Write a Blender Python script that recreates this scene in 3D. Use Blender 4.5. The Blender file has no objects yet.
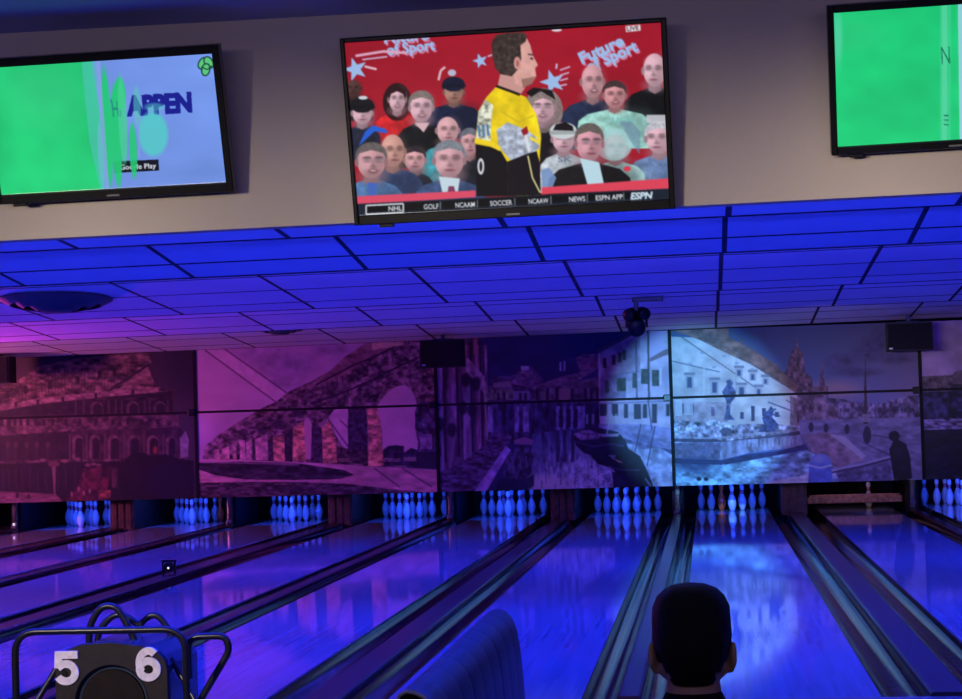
import bpy, bmesh, math, random
import numpy as np
from mathutils import Vector, Matrix

random.seed(7)
C = bpy.context.scene.collection
scene = bpy.context.scene
PI = math.pi

# ------------------------------------------------------------------ materials
def s2l(c):
    return tuple(((v / 255) / 12.92 if v / 255 <= 0.04045 else ((v / 255 + 0.055) / 1.055) ** 2.4) for v in c)

def mat(name, col, rough=0.5, spec=0.5, metal=0.0, coat=0.0, bump=None, noise=None, emit=None):
    """col: linear rgb. noise=(scale, amount): colour mottling; bump=(scale, strength)."""
    m = bpy.data.materials.new(name); m.use_nodes = True
    nt = m.node_tree; b = nt.nodes['Principled BSDF']
    b.inputs['Base Color'].default_value = (*col, 1)
    b.inputs['Roughness'].default_value = rough
    b.inputs['Specular IOR Level'].default_value = spec
    b.inputs['Metallic'].default_value = metal
    b.inputs['Coat Weight'].default_value = coat
    tc = nt.nodes.new('ShaderNodeTexCoord')
    if noise:
        n = nt.nodes.new('ShaderNodeTexNoise'); n.inputs['Scale'].default_value = noise[0]; n.inputs['Detail'].default_value = 4
        nt.links.new(tc.outputs['Object'], n.inputs['Vector'])
        r = nt.nodes.new('ShaderNodeMapRange')
        r.inputs['From Min'].default_value = 0.3; r.inputs['From Max'].default_value = 0.7
        r.inputs['To Min'].default_value = 1 - noise[1]; r.inputs['To Max'].default_value = 1 + noise[1]
        nt.links.new(n.outputs['Fac'], r.inputs['Value'])
        x = nt.nodes.new('ShaderNodeMix'); x.data_type = 'RGBA'; x.blend_type = 'MULTIPLY'; x.inputs[0].default_value = 1
        x.inputs[6].default_value = (*col, 1)
        nt.links.new(r.outputs[0], x.inputs[7]); nt.links.new(x.outputs[2], b.inputs['Base Color'])
    if bump:
        n = nt.nodes.new('ShaderNodeTexNoise'); n.inputs['Scale'].default_value = bump[0]; n.inputs['Detail'].default_value = 3
        nt.links.new(tc.outputs['Object'], n.inputs['Vector'])
        k = nt.nodes.new('ShaderNodeBump'); k.inputs['Strength'].default_value = bump[1]; k.inputs['Distance'].default_value = 0.01
        nt.links.new(n.outputs['Fac'], k.inputs['Height']); nt.links.new(k.outputs['Normal'], b.inputs['Normal'])
    if emit:
        b.inputs['Emission Color'].default_value = (*emit[0], 1); b.inputs['Emission Strength'].default_value = emit[1]
    return m

def math_node(nt, op, a, b=None):
    n = nt.nodes.new('ShaderNodeMath'); n.operation = op
    for i, v in enumerate((a, b)):
        if v is None: continue
        if isinstance(v, (int, float)): n.inputs[i].default_value = v
        else: nt.links.new(v, n.inputs[i])
    return n.outputs[0]

# ------------------------------------------------------------------ object helpers
def link(name, me, m=None, parent=None):
    o = bpy.data.objects.new(name, me); C.objects.link(o)
    if m is not None:
        for q in (m if isinstance(m, (list, tuple)) else [m]): me.materials.append(q)
    if parent is not None: o.parent = parent
    return o

def obj(name, bm, m, parent=None, smooth=False, loc=None):
    me = bpy.data.meshes.new(name)
    bmesh.ops.recalc_face_normals(bm, faces=bm.faces)
    if smooth:
        for f in bm.faces: f.smooth = True
    bm.to_mesh(me); bm.free()
    if smooth:
        me.set_sharp_from_angle(angle=math.radians(40))
    o = link(name, me, m, parent)
    if loc: o.location = loc
    return o

def tag(o, label, cat, group=None, kind=None):
    o['label'] = label; o['category'] = cat
    if group: o['group'] = group
    if kind: o['kind'] = kind
    return o

def empty(name, label, cat, loc=(0, 0, 0), rz=0, group=None):
    o = bpy.data.objects.new(name, None); C.objects.link(o)
    o.location = loc; o.rotation_euler = (0, 0, rz); o.empty_display_size = 0.1
    return tag(o, label, cat, group)

def struct(name, bm, m, smooth=False):
    o = obj(name, bm, m, smooth=smooth); o['kind'] = 'structure'; return o

def box(bm, c, s, bev=0.0, seg=2, rot=None):
    r = bmesh.ops.create_cube(bm, size=1.0)
    vs = r['verts']
    bmesh.ops.scale(bm, vec=s, verts=vs)
    if bev:
        es = list({e for v in vs for e in v.link_edges})
        rr = bmesh.ops.bevel(bm, geom=es, offset=bev, segments=seg, profile=0.5, affect='EDGES')
        vs = list({v for f in rr['faces'] for v in f.verts} | {v for v in vs if v.is_valid})
    if rot is not None: bmesh.ops.rotate(bm, cent=(0, 0, 0), matrix=rot, verts=vs)
    bmesh.ops.translate(bm, vec=c, verts=vs)
    return vs

def bx(c, s, bev=0.0, rot=None):
    bm = bmesh.new(); box(bm, c, s, bev, rot=rot); return bm

def prism(bm, pts, axis, a, b):
    """extrude a closed 2-D outline along an axis; pts are the other two coordinates in x,y,z order."""
    def P(p, t):
        return {'x': (t, p[0], p[1]), 'y': (p[0], t, p[1]), 'z': (p[0], p[1], t)}[axis]
    v0 = [bm.verts.new(P(p, a)) for p in pts]; v1 = [bm.verts.new(P(p, b)) for p in pts]
    bm.faces.new(v0); bm.faces.new(v1[::-1])
    n = len(pts)
    for i in range(n): bm.faces.new((v0[i], v0[(i + 1) % n], v1[(i + 1) % n], v1[i]))

def lathe(bm, prof, seg=24, c=(0, 0, 0)):
    rings = []
    for r, z in prof:
        if r < 1e-6: rings.append([bm.verts.new((c[0], c[1], c[2] + z))])
        else: rings.append([bm.verts.new((c[0] + r * math.cos(2 * PI * k / seg), c[1] + r * math.sin(2 * PI * k / seg), c[2] + z)) for k in range(seg)])
    out = []
    for i in range(len(rings) - 1):
        A, B = rings[i], rings[i + 1]; fs = []
        for k in range(seg):
            k2 = (k + 1) % seg
            if len(A) == 1 and len(B) == 1: continue
            if len(A) == 1: fs.append(bm.faces.new((A[0], B[k2], B[k])))
            elif len(B) == 1: fs.append(bm.faces.new((A[k], A[k2], B[0])))
            else: fs.append(bm.faces.new((A[k], A[k2], B[k2], B[k])))
        out.append(fs)
    if len(rings[0]) > 1: bm.faces.new(rings[0][::-1])
    if len(rings[-1]) > 1: bm.faces.new(rings[-1])
    return out

def rounded(pts, rad, n=6):
    """round the corners of a 3-D polyline."""
    pts = [Vector(p) for p in pts]; out = [pts[0]]
    for i in range(1, len(pts) - 1):
        p, a, b = pts[i], pts[i - 1], pts[i + 1]
        r = min(rad, (a - p).length * 0.49, (b - p).length * 0.49)
        s, e = p + (a - p).normalized() * r, p + (b - p).normalized() * r
        for k in range(n + 1):
            t = k / n; out.append(s * (1 - t) ** 2 + p * 2 * t * (1 - t) + e * t * t)
    out.append(pts[-1]); return out

def tube(bm, pts, r, seg=10):
    pts = [Vector(p) for p in pts]; prev = None; rings = []
    up = Vector((0, 0, 1))
    t0 = (pts[1] - pts[0]).normalized()
    if abs(t0.dot(up)) > 0.9: up = Vector((1, 0, 0))
    nrm = (up - t0 * up.dot(t0)).normalized()
    for i, p in enumerate(pts):
        t = ((pts[min(i + 1, len(pts) - 1)] - p).normalized() + (p - pts[max(i - 1, 0)]).normalized()).normalized() if 0 < i < len(pts) - 1 else (pts[min(i + 1, len(pts) - 1)] - pts[max(i - 1, 0)]).normalized()
        nrm = (nrm - t * nrm.dot(t)).normalized(); bn = t.cross(nrm)
        rings.append([bm.verts.new(p + (nrm * math.cos(2 * PI * k / seg) + bn * math.sin(2 * PI * k / seg)) * r) for k in range(seg)])
    for A, B in zip(rings, rings[1:]):
        for k in range(seg): bm.faces.new((A[k], A[(k + 1) % seg], B[(k + 1) % seg], B[k]))
    bm.faces.new(rings[0][::-1]); bm.faces.new(rings[-1])

# ------------------------------------------------------------------ drawing sheets for prints and screens
def vnoise(X, Y, sx, sy, seed=0, octv=3):
    rng = np.random.RandomState(seed); out = np.zeros_like(X, dtype=float); amp = 1.0; tot = 0
    for o in range(octv):
        g = rng.rand(64, 64)
        u = X / sx * 2 ** o; v = Y / sy * 2 ** o
        i = np.floor(u).astype(int); j = np.floor(v).astype(int); fu = u - i; fv = v - j
        fu = fu * fu * (3 - 2 * fu); fv = fv * fv * (3 - 2 * fv)
        a = g[j % 64, i % 64]; b = g[j % 64, (i + 1) % 64]; c = g[(j + 1) % 64, i % 64]; d = g[(j + 1) % 64, (i + 1) % 64]
        out += amp * ((a * (1 - fu) + b * fu) * (1 - fv) + (c * (1 - fu) + d * fu) * fv); tot += amp; amp *= 0.55
    return out / tot

class Sheet:
    def __init__(s, x0, y0, x1, y1, k, col):
        s.x0, s.y0, s.k = x0, y0, k
        s.W, s.H = int((x1 - x0) * k), int((y1 - y0) * k)
        s.X, s.Y = np.meshgrid(x0 + (np.arange(s.W) + 0.5) / k, y0 + (np.arange(s.H) + 0.5) / k)
        s.a = np.ones((s.H, s.W, 3)) * np.array(col, float); s.n = 0
    def box(s, pts, pad=1):
        p = np.asarray(pts, float)
        i0 = max(0, int((p[:, 0].min() - s.x0) * s.k) - pad); i1 = min(s.W, int((p[:, 0].max() - s.x0) * s.k) + pad + 1)
        j0 = max(0, int((p[:, 1].min() - s.y0) * s.k) - pad); j1 = min(s.H, int((p[:, 1].max() - s.y0) * s.k) + pad + 1)
        return i0, i1, j0, j1
    def mask(s, pts):
        i0, i1, j0, j1 = s.box(pts)
        if i1 <= i0 or j1 <= j0: return None
        X, Y = s.X[j0:j1, i0:i1], s.Y[j0:j1, i0:i1]; m = np.zeros(X.shape)
        P = np.asarray(pts, float); n = len(P); d = 0.25 / s.k
        for ox, oy in ((-d, -d), (d, -d), (-d, d), (d, d)):
            c = np.zeros(X.shape, bool)
            for i in range(n):
                (xa, ya), (xb, yb) = P[i], P[(i + 1) % n]
                if ya == yb: continue
                c ^= ((ya > Y + oy) != (yb > Y + oy)) & (X + ox < (xb - xa) * (Y + oy - ya) / (yb - ya) + xa)
            m += c * 0.25
        return (slice(j0, j1), slice(i0, i1)), m
    def put(s, sl, m, col, a, tex):
        s.n += 1
        col = np.array(col, float)
        if tex:
            n = vnoise(s.X[sl], s.Y[sl], tex[1], tex[2], s.n, 3)
            col = np.clip(col * (1 + tex[0] * (n - 0.5) * 3)[..., None], 0, 255)
        s.a[sl] = s.a[sl] * (1 - (m * a)[..., None]) + col * (m * a)[..., None]
    def poly(s, pts, col, a=1.0, tex=None):
        r = s.mask(pts)
        if r: s.put(r[0], r[1], col, a, tex)
    def ell(s, cx, cy, rx, ry, col, a=1.0, tex=None, soft=0.0, rot=0.0):
        R = max(rx, ry) * (1 + soft) + 1
        i0, i1, j0, j1 = s.box([(cx - R, cy - R), (cx + R, cy + R)])
        if i1 <= i0 or j1 <= j0: return
        sl = (slice(j0, j1), slice(i0, i1)); X, Y = s.X[sl] - cx, s.Y[sl] - cy
        if rot: X, Y = X * math.cos(rot) + Y * math.sin(rot), -X * math.sin(rot) + Y * math.cos(rot)
        d = np.sqrt((X / rx) ** 2 + (Y / ry) ** 2); w = max(soft, 0.7 / (s.k * min(rx, ry)))
        s.put(sl, np.clip((1 + w / 2 - d) / w, 0, 1), col, a, tex)
    def line(s, pts, w, col, a=1.0, tex=None):
        for (xa, ya), (xb, yb) in zip(pts, pts[1:]):
            d = math.hypot(xb - xa, yb - ya) or 1; nx, ny = -(yb - ya) / d * w / 2, (xb - xa) / d * w / 2
            s.poly([(xa + nx, ya + ny), (xb + nx, yb + ny), (xb - nx, yb - ny), (xa - nx, ya - ny)], col, a, tex)
    def rect(s, x, y, w, h, col, a=1.0, tex=None):
        s.poly([(x, y), (x + w, y), (x + w, y + h), (x, y + h)], col, a, tex)
    def arch(s, x, y, w, h, col, a=1.0, tex=None):
        """opening standing on y, centred on x."""
        s.poly([(x - w / 2, y), (x - w / 2, y - h + w / 2)] + [(x + w / 2 * math.cos(t), y - h + w / 2 - w / 2 * math.sin(t)) for t in np.linspace(PI, 0, 9)] + [(x + w / 2, y)], col, a, tex)
    def tris(s, tri, col, a=1.0):
        tri = np.asarray(tri); i0, i1, j0, j1 = s.box(tri.reshape(-1, 2))
        if i1 <= i0 or j1 <= j0: return
        m = np.zeros((s.H, s.W))
        for t in tri:
            r = s.mask(t)
            if r: m[r[0]] = np.maximum(m[r[0]], 0) + r[1]
        sl = (slice(j0, j1), slice(i0, i1)); s.put(sl, np.clip(m[sl], 0, 1), col, a, None)
    def blur(s, n=1):
        for _ in range(n):
            p = np.pad(s.a, ((1, 1), (1, 1), (0, 0)), 'edge')
            s.a = (p[:-2, 1:-1] + p[2:, 1:-1] + p[1:-1, :-2] + p[1:-1, 2:] + 2 * p[1:-1, 1:-1]) / 6
    def sample(s, x, y):
        u = np.clip((x - s.x0) * s.k - 0.5, 0, s.W - 1.001); v = np.clip((y - s.y0) * s.k - 0.5, 0, s.H - 1.001)
        i, j = u.astype(int), v.astype(int); fu, fv = (u - i)[..., None], (v - j)[..., None]
        return (s.a[j, i] * (1 - fu) + s.a[j, i + 1] * fu) * (1 - fv) + (s.a[j + 1, i] * (1 - fu) + s.a[j + 1, i + 1] * fu) * fv

def text_tris(txt, bold=0.0):
    cu = bpy.data.curves.new('lettering', 'FONT'); cu.body = txt; cu.size = 1.0; cu.offset = bold; cu.resolution_u = 3
    o = bpy.data.objects.new('lettering', cu); C.objects.link(o)
    dg = bpy.context.evaluated_depsgraph_get(); me = o.evaluated_get(dg).to_mesh(); me.calc_loop_triangles()
    v = np.array([q.co[:2] for q in me.vertices]); t = np.array([v[list(q.vertices)] for q in me.loop_triangles])
    o.evaluated_get(dg).to_mesh_clear(); bpy.data.objects.remove(o); bpy.data.curves.remove(cu)
    return t

def write(sh, txt, x, y, h, col, rot=0.0, bold=0.0, width=None, shear=0.0, a=1.0):
    """lettering on a sheet: baseline start x,y; h = capital height; width = total width (squeezes)."""
    t = text_tris(txt, bold).copy()
    t[..., 0] -= t[..., 0].min(); sc = h / 0.69
    t *= sc
    if width: t[..., 0] *= width / t[..., 0].max()
    X = t[..., 0] + shear * t[..., 1]; Y = -t[..., 1]
    c, s_ = math.cos(rot), math.sin(rot)
    sh.tris(np.stack([x + X * c - Y * s_, y + X * s_ + Y * c], -1), col, a)

def homography(src, dst):
    A = []; b = []
    for (x, y), (u, v) in zip(src, dst):
        A += [[x, y, 1, 0, 0, 0, -u * x, -u * y], [0, 0, 0, x, y, 1, -v * x, -v * y]]; b += [u, v]
    return np.append(np.linalg.solve(np.array(A, float), np.array(b, float)), 1).reshape(3, 3)

def print_mesh(name, corners, uv, sheet, hom, nu, nv, lin=True):
    """a rectangular board face with the sheet's colours at its vertices.
    corners: 4 world points (TL, TR, BR, BL); uv: the sheet-space u0,v0,u1,v1 of the rectangle, taken through hom."""
    TL, TR, BR, BL = [np.array(c, float) for c in corners]
    a, b = np.meshgrid(np.linspace(0, 1, nu), np.linspace(0, 1, nv))
    P = (TL * (1 - a[..., None]) + TR * a[..., None]) * (1 - b[..., None]) + (BL * (1 - a[..., None]) + BR * a[..., None]) * b[..., None]
    U = uv[0] + (uv[2] - uv[0]) * a; V = uv[1] + (uv[3] - uv[1]) * b
    q = np.stack([U, V, np.ones_like(U)], -1) @ hom.T
    col = sheet.sample(q[..., 0] / q[..., 2], q[..., 1] / q[..., 2]) / 255
    if lin: col = np.where(col <= 0.04045, col / 12.92, ((col + 0.055) / 1.055) ** 2.4)
    me = bpy.data.meshes.new(name)
    idx = np.arange(nu * nv).reshape(nv, nu)
    quads = np.stack([idx[:-1, :-1], idx[1:, :-1], idx[1:, 1:], idx[:-1, 1:]], -1).reshape(-1, 4)
    me.vertices.add(nu * nv); me.vertices.foreach_set('co', P.reshape(-1))
    me.loops.add(quads.size); me.loops.foreach_set('vertex_index', quads.reshape(-1).astype(np.int32))
    me.polygons.add(len(quads)); me.polygons.foreach_set('loop_start', np.arange(0, quads.size, 4, dtype=np.int32))
    me.update(calc_edges=True); me.validate()
    at = me.color_attributes.new('ink', 'FLOAT_COLOR', 'POINT')
    at.data.foreach_set('color', np.concatenate([col.reshape(-1, 3), np.ones((nu * nv, 1))], 1).reshape(-1).astype(np.float32))
    return me

def ink_material(name, emission=None, rough=0.45, gain=1.0, spec=0.5):
    m = bpy.data.materials.new(name); m.use_nodes = True; nt = m.node_tree; b = nt.nodes['Principled BSDF']
    c = nt.nodes.new('ShaderNodeVertexColor'); c.layer_name = 'ink'
    b.inputs['Roughness'].default_value = rough; b.inputs['Specular IOR Level'].default_value = spec
    if emission:
        b.inputs['Base Color'].default_value = (0.01, 0.01, 0.01, 1)
        nt.links.new(c.outputs['Color'], b.inputs['Emission Color']); b.inputs['Emission Strength'].default_value = emission
    else:
        nt.links.new(c.outputs['Color'], b.inputs['Base Color'])
    return m
# ------------------------------------------------------------------ camera
YAW, PITCH, ROLL, FPX, CAMH = -0.1166, 0.03431, -0.03013, 1912.1, 1.5233
f_ = Vector((math.sin(YAW) * math.cos(PITCH), math.cos(YAW) * math.cos(PITCH), math.sin(PITCH)))
r_ = Vector((math.cos(YAW), -math.sin(YAW), 0)); u_ = r_.cross(f_)
R2 = r_ * math.cos(ROLL) + u_ * math.sin(ROLL); U2 = -r_ * math.sin(ROLL) + u_ * math.cos(ROLL)
cam = bpy.data.cameras.new('camera'); co = bpy.data.objects.new('camera', cam); C.objects.link(co)
cam.sensor_fit = 'HORIZONTAL'; cam.sensor_width = 36; cam.lens = FPX / 962 * 36; cam.clip_end = 200
M = Matrix((R2, U2, -f_)).transposed().to_4x4(); M.translation = (0, 0, CAMH); co.matrix_world = M
scene.camera = co

# ------------------------------------------------------------------ plan (metres; X across the lanes, Y down the lanes, Z up from the lane surface)
LX = [-11.13, -9.58, -7.83, -6.28, -4.52, -2.993, -1.244, 0.3216, 2.078, 3.64]     # lane centres
LW = 1.0541; FOUL = 10.146; HEAD = 28.43; DECK_END = 29.5
LIPS = [11.5, 14.2, 18.7, 22.7, 27.35]; LIPZ = 2.66; TOPZ = 2.975
MURAL_Y = 27.5

M_lane = None
def lane_material():
    m = bpy.data.materials.new('oiled lane boards'); m.use_nodes = True; nt = m.node_tree; b = nt.nodes['Principled BSDF']
    tc = nt.nodes.new('ShaderNodeTexCoord'); sp = nt.nodes.new('ShaderNodeSeparateXYZ'); nt.links.new(tc.outputs['Object'], sp.inputs[0])
    bd = math_node(nt, 'FLOOR', math_node(nt, 'DIVIDE', sp.outputs[0], 0.02703))
    ln = math_node(nt, 'FLOOR', math_node(nt, 'DIVIDE', math_node(nt, 'ADD', sp.outputs[1], math_node(nt, 'MULTIPLY', bd, 0.731)), 1.6))
    cv = nt.nodes.new('ShaderNodeCombineXYZ'); nt.links.new(bd, cv.inputs[0]); nt.links.new(ln, cv.inputs[1])
    wn = nt.nodes.new('ShaderNodeTexWhiteNoise'); wn.noise_dimensions = '2D'; nt.links.new(cv.outputs[0], wn.inputs['Vector'])
    mp = nt.nodes.new('ShaderNodeMapping'); mp.inputs['Scale'].default_value = (60, 1.2, 1); nt.links.new(tc.outputs['Object'], mp.inputs[0])
    gn = nt.nodes.new('ShaderNodeTexNoise'); gn.inputs['Scale'].default_value = 1; gn.inputs['Detail'].default_value = 5; nt.links.new(mp.outputs[0], gn.inputs['Vector'])
    fac = math_node(nt, 'ADD', math_node(nt, 'MULTIPLY', wn.outputs['Value'], 0.55), math_node(nt, 'MULTIPLY', gn.outputs['Fac'], 0.45))
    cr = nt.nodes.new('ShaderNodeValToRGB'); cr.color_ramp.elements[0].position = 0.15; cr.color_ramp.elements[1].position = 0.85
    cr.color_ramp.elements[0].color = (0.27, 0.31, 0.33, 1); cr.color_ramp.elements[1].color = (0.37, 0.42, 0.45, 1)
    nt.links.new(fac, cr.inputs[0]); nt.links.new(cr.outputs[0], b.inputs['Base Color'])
    # oil: fully glossy in the heads, thinner and a little duller by the pin deck
    rn = nt.nodes.new('ShaderNodeTexNoise'); rn.inputs['Scale'].default_value = 1; rn.inputs['Detail'].default_value = 3
    m2 = nt.nodes.new('ShaderNodeMapping'); m2.inputs['Scale'].default_value = (6, 0.35, 1); nt.links.new(tc.outputs['Object'], m2.inputs[0]); nt.links.new(m2.outputs[0], rn.inputs['Vector'])
    mr = nt.nodes.new('ShaderNodeMapRange'); mr.inputs['To Min'].default_value = 0.015; mr.inputs['To Max'].default_value = 0.09
    nt.links.new(rn.outputs['Fac'], mr.inputs['Value']); nt.links.new(mr.outputs[0], b.inputs['Roughness'])
    b.inputs['Specular IOR Level'].default_value = 0.36
    bp = nt.nodes.new('ShaderNodeBump'); bp.inputs['Strength'].default_value = 0.02; bp.inputs['Distance'].default_value = 0.002
    nt.links.new(rn.outputs['Fac'], bp.inputs['Height']); nt.links.new(bp.outputs['Normal'], b.inputs['Normal'])
    return m

def tile_material():
    """suspended mineral tiles with dark tee bars; uv = metres across, metres back from the lip."""
    m = bpy.data.materials.new('ceiling tiles'); m.use_nodes = True; nt = m.node_tree; b = nt.nodes['Principled BSDF']
    uv = nt.nodes.new('ShaderNodeUVMap'); sp = nt.nodes.new('ShaderNodeSeparateXYZ'); nt.links.new(uv.outputs[0], sp.inputs[0])
    def bar(v, pitch, off, w):
        q = math_node(nt, 'FRACT', math_node(nt, 'DIVIDE', math_node(nt, 'SUBTRACT', v, off), pitch))
        d = math_node(nt, 'MINIMUM', q, math_node(nt, 'SUBTRACT', 1.0, q))
        return math_node(nt, 'LESS_THAN', d, w / 2 / pitch)
    k = math_node(nt, 'MAXIMUM', bar(sp.outputs[0], 1.335, 0.165, 0.038), math_node(nt, 'MAXIMUM', bar(sp.outputs[1], 0.88, 0.57, 0.05), math_node(nt, 'LESS_THAN', sp.outputs[1], 0.06)))
    tc = nt.nodes.new('ShaderNodeTexCoord')
    n = nt.nodes.new('ShaderNodeTexNoise'); n.inputs['Scale'].default_value = 2.2; n.inputs['Detail'].default_value = 6; nt.links.new(tc.outputs['Object'], n.inputs['Vector'])
    rr = nt.nodes.new('ShaderNodeMapRange'); rr.inputs['To Min'].default_value = 0.68; rr.inputs['To Max'].default_value = 0.82; nt.links.new(n.outputs['Fac'], rr.inputs['Value'])
    x = nt.nodes.new('ShaderNodeMix'); x.data_type = 'RGBA'; nt.links.new(k, x.inputs[0]); nt.links.new(rr.outputs[0], x.inputs[6]); x.inputs[7].default_value = (0.05, 0.05, 0.06, 1)
    nt.links.new(x.outputs[2], b.inputs['Base Color']); b.inputs['Roughness'].default_value = 0.9; b.inputs['Specular IOR Level'].default_value = 0.1
    return m

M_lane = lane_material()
M_tile = tile_material()
M_black = mat('black paint', (0.006, 0.006, 0.007), 0.6, 0.2)
M_dark = mat('dark masonry', (0.02, 0.019, 0.022), 0.8, 0.2, noise=(3, 0.3))
M_gutter = mat('dark plastic gutter', (0.006, 0.004, 0.005), 0.11, 0.12, bump=(9, 0.10), noise=(4, 0.4))
M_cap = mat('worn laminate capping', (0.06, 0.03, 0.026), 0.24, 0.1, noise=(6, 0.25))
M_floor = mat('approach maple', (0.42, 0.3, 0.2), 0.25, 0.5, noise=(5, 0.15))
M_sub = mat('dark subfloor', (0.012, 0.011, 0.012), 0.8, 0.2, noise=(2, 0.2))
M_plaster = mat('warm grey plaster', (0.42, 0.36, 0.32), 0.85, 0.2, bump=(40, 0.15), noise=(1.2, 0.06))
M_plainceil = mat('painted ceiling board', (0.4, 0.4, 0.46), 0.9, 0.1, noise=(2, 0.05))
M_kick = mat('scuffed brown wood', (0.06, 0.03, 0.016), 0.5, 0.4, noise=(14, 0.6))
M_steel = mat('scuffed steel', (0.16, 0.15, 0.15), 0.3, 0.5, metal=1.0, noise=(30, 0.4), bump=(30, 0.4))
M_plasticb = mat('black plastic', (0.006, 0.006, 0.007), 0.35, 0.3)
M_pin = mat('white pin coating', (0.75, 0.78, 0.85), 0.25, 0.5, coat=0.3)
M_pinred = mat('red neck stripe', (0.55, 0.22, 0.3), 0.25, 0.5, coat=0.3)
M_pinorange = mat('orange pin coating', (1.0, 0.12, 0.03), 0.25, 0.5, coat=0.3)

# ------------------------------------------------------------------ setting
XL, XR = -14.2, 6.5
struct('floor', bx(((XL + XR) / 2, 2.0, -0.13), (XR - XL, 2 * (FOUL - 2.0) - 0.0, 0.26)), M_floor)
struct('floor_pit', bx(((XL + XR) / 2, (FOUL + 31) / 2, -0.17), (XR - XL, 31 - FOUL, 0.08)), M_sub)
struct('wall_back', bx(((XL + XR) / 2, 30.7, 1.35), (XR - XL, 0.2, 3.1)), M_black)
struct('wall_left', bx((XL - 0.1, 12.3, 1.4), (0.2, 37, 3.3)), M_dark)
struct('wall_right', bx((XR + 0.1, 12.3, 1.4), (0.2, 37, 3.3)), M_dark)

# sawtooth ceiling: each bay slopes down to a lip and steps up behind it
bm = bmesh.new(); uvl = bm.loops.layers.uv.new('UVMap')
def quad(pts, uvs=None, mi=0):
    f = bm.faces.new([bm.verts.new(p) for p in pts]); f.material_index = mi
    if uvs:
        for l, q in zip(f.loops, uvs): l[uvl].uv = q
ys = [6.62] + LIPS
for i in range(len(LIPS)):
    y0, y1 = ys[i], ys[i + 1]; L = y1 - y0
    quad([(XL, y0, TOPZ), (XR, y0, TOPZ), (XR, y1, LIPZ), (XL, y1, LIPZ)], [(XL, L), (XR, L), (XR, 0.0), (XL, 0.0)])
    if i < len(LIPS) - 1:
        quad([(XL, y1, LIPZ), (XR, y1, LIPZ), (XR, y1, TOPZ), (XL, y1, TOPZ)], mi=1)
bmesh.ops.remove_doubles(bm, verts=bm.verts, dist=1e-5)
FALL = 0.008      # the whole suspended ceiling runs slightly down to the far side
for v in bm.verts: v.co.z += FALL * (v.co.x - 0.1)
o = bpy.data.meshes.new('ceiling'); bm.to_mesh(o); bm.free()
ceil = link('ceiling', o, [M_tile, M_black]); ceil['kind'] = 'structure'
mod = ceil.modifiers.new('thickness', 'SOLIDIFY'); mod.thickness = 0.03; mod.offset = 1
struct('ceiling_concourse', bx(((XL + XR) / 2, (6.62 - 6) / 2, 3.0), (XR - XL, 12.62, 0.12)), M_plainceil)
bm = bmesh.new(); prism(bm, [(XL, 2.098), (XR, 2.272), (XR, 2.95), (XL, 2.95)], 'y', 6.56, 6.64); struct('wall_front', bm, M_plaster)
struct('trim_shade_beam', bx(((XL + XR) / 2, 1.0, 2.58), (XR - XL, 0.3, 0.74)), M_plainceil)  # unseen dropped beam, placed to shade the upper part of the bulkhead

# ------------------------------------------------------------------ lanes
LANE_LABEL = [
    'dim empty bowling lane at the far edge beyond the amphitheatre rack',
    'purple-lit bowling lane ending at the rack below the amphitheatre mural',
    'purple-lit bowling lane ending at the rack that holds a red pin',
    'bowling lane ending at the rack below the low arches of the aqueduct mural',
    'bowling lane ending at the rack below the tall arch of the aqueduct mural',
    'blue bowling lane ending at the rack below the canal walkway in the mural',
    'blue bowling lane behind the padded bench, ending below the moored boats',
    'blue bowling lane in front of the man, ending at the orange pin',
    'blue bowling lane closed off by the lowered sweep bar',
    'bowling lane cut by the photo edge, below the dark field mural']
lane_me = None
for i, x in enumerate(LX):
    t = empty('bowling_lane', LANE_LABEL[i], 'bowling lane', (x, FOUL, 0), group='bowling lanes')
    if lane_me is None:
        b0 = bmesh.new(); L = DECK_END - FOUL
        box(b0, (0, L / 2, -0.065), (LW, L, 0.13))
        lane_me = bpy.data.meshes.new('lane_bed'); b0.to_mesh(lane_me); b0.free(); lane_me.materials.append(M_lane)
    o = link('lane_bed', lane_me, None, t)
    # gutters: open half pipes on both sides, as wide as the division leaves
    for s in (-1, 1):
        nx = LX[i + s] if 0 <= i + s < len(LX) else x + s * 1.65
        gap = abs(nx - x) - LW; cap = 0.2 if gap > 0.6 else 0.12
        g = (gap - cap) / 2 - 0.004; R = g / 2
        b1 = bmesh.new(); cx = s * (LW / 2 + 0.002 + R)
        prof = [(cx - R, -0.012)] + [(cx - R * math.cos(a) * 0.97, -0.012 - 0.085 * math.sin(a)) for a in np.linspace(0.0, PI, 13)] + [(cx + R, -0.012), (cx + R, -0.11), (cx - R, -0.11)]
        prof = [prof[0]] + prof[2:-4] + prof[-3:]
        prism(b1, prof, 'y', 0.01, 27.66 - FOUL)
        obj('gutter', b1, M_gutter, t, smooth=True)

DIV_LABEL = ['below the amphitheatre, beside the empty outermost lane', 'between the amphitheatre rack and the rack with a red pin',
             'between the red pin rack and the low arches rack', 'carrying the small black lamp',
             'between the tall arch rack and the canal walkway rack', 'ending at the brown kickback below the canal mural',
             'passing behind the man\'s head', 'wide flat one beside the orange pin lane', 'between the swept lane and the rack at the photo edge']
for i in range(len(LX) - 1):
    gap = LX[i + 1] - LX[i] - LW; cap = 0.2 if gap > 0.6 else 0.12
    cx = (LX[i] + LX[i + 1]) / 2
    b1 = bmesh.new(); h = cap / 2
    prism(b1, [(-h, -0.13), (h, -0.13), (h, 0.012), (h - 0.012, 0.022), (-h + 0.012, 0.022), (-h, 0.012)], 'y', 0, 17.3)
    o = obj('lane_divider', b1, M_cap, None, loc=(cx, FOUL, 0))
    tag(o, 'purple-brown lane divider ' + DIV_LABEL[i], 'lane divider', 'lane dividers')

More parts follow.
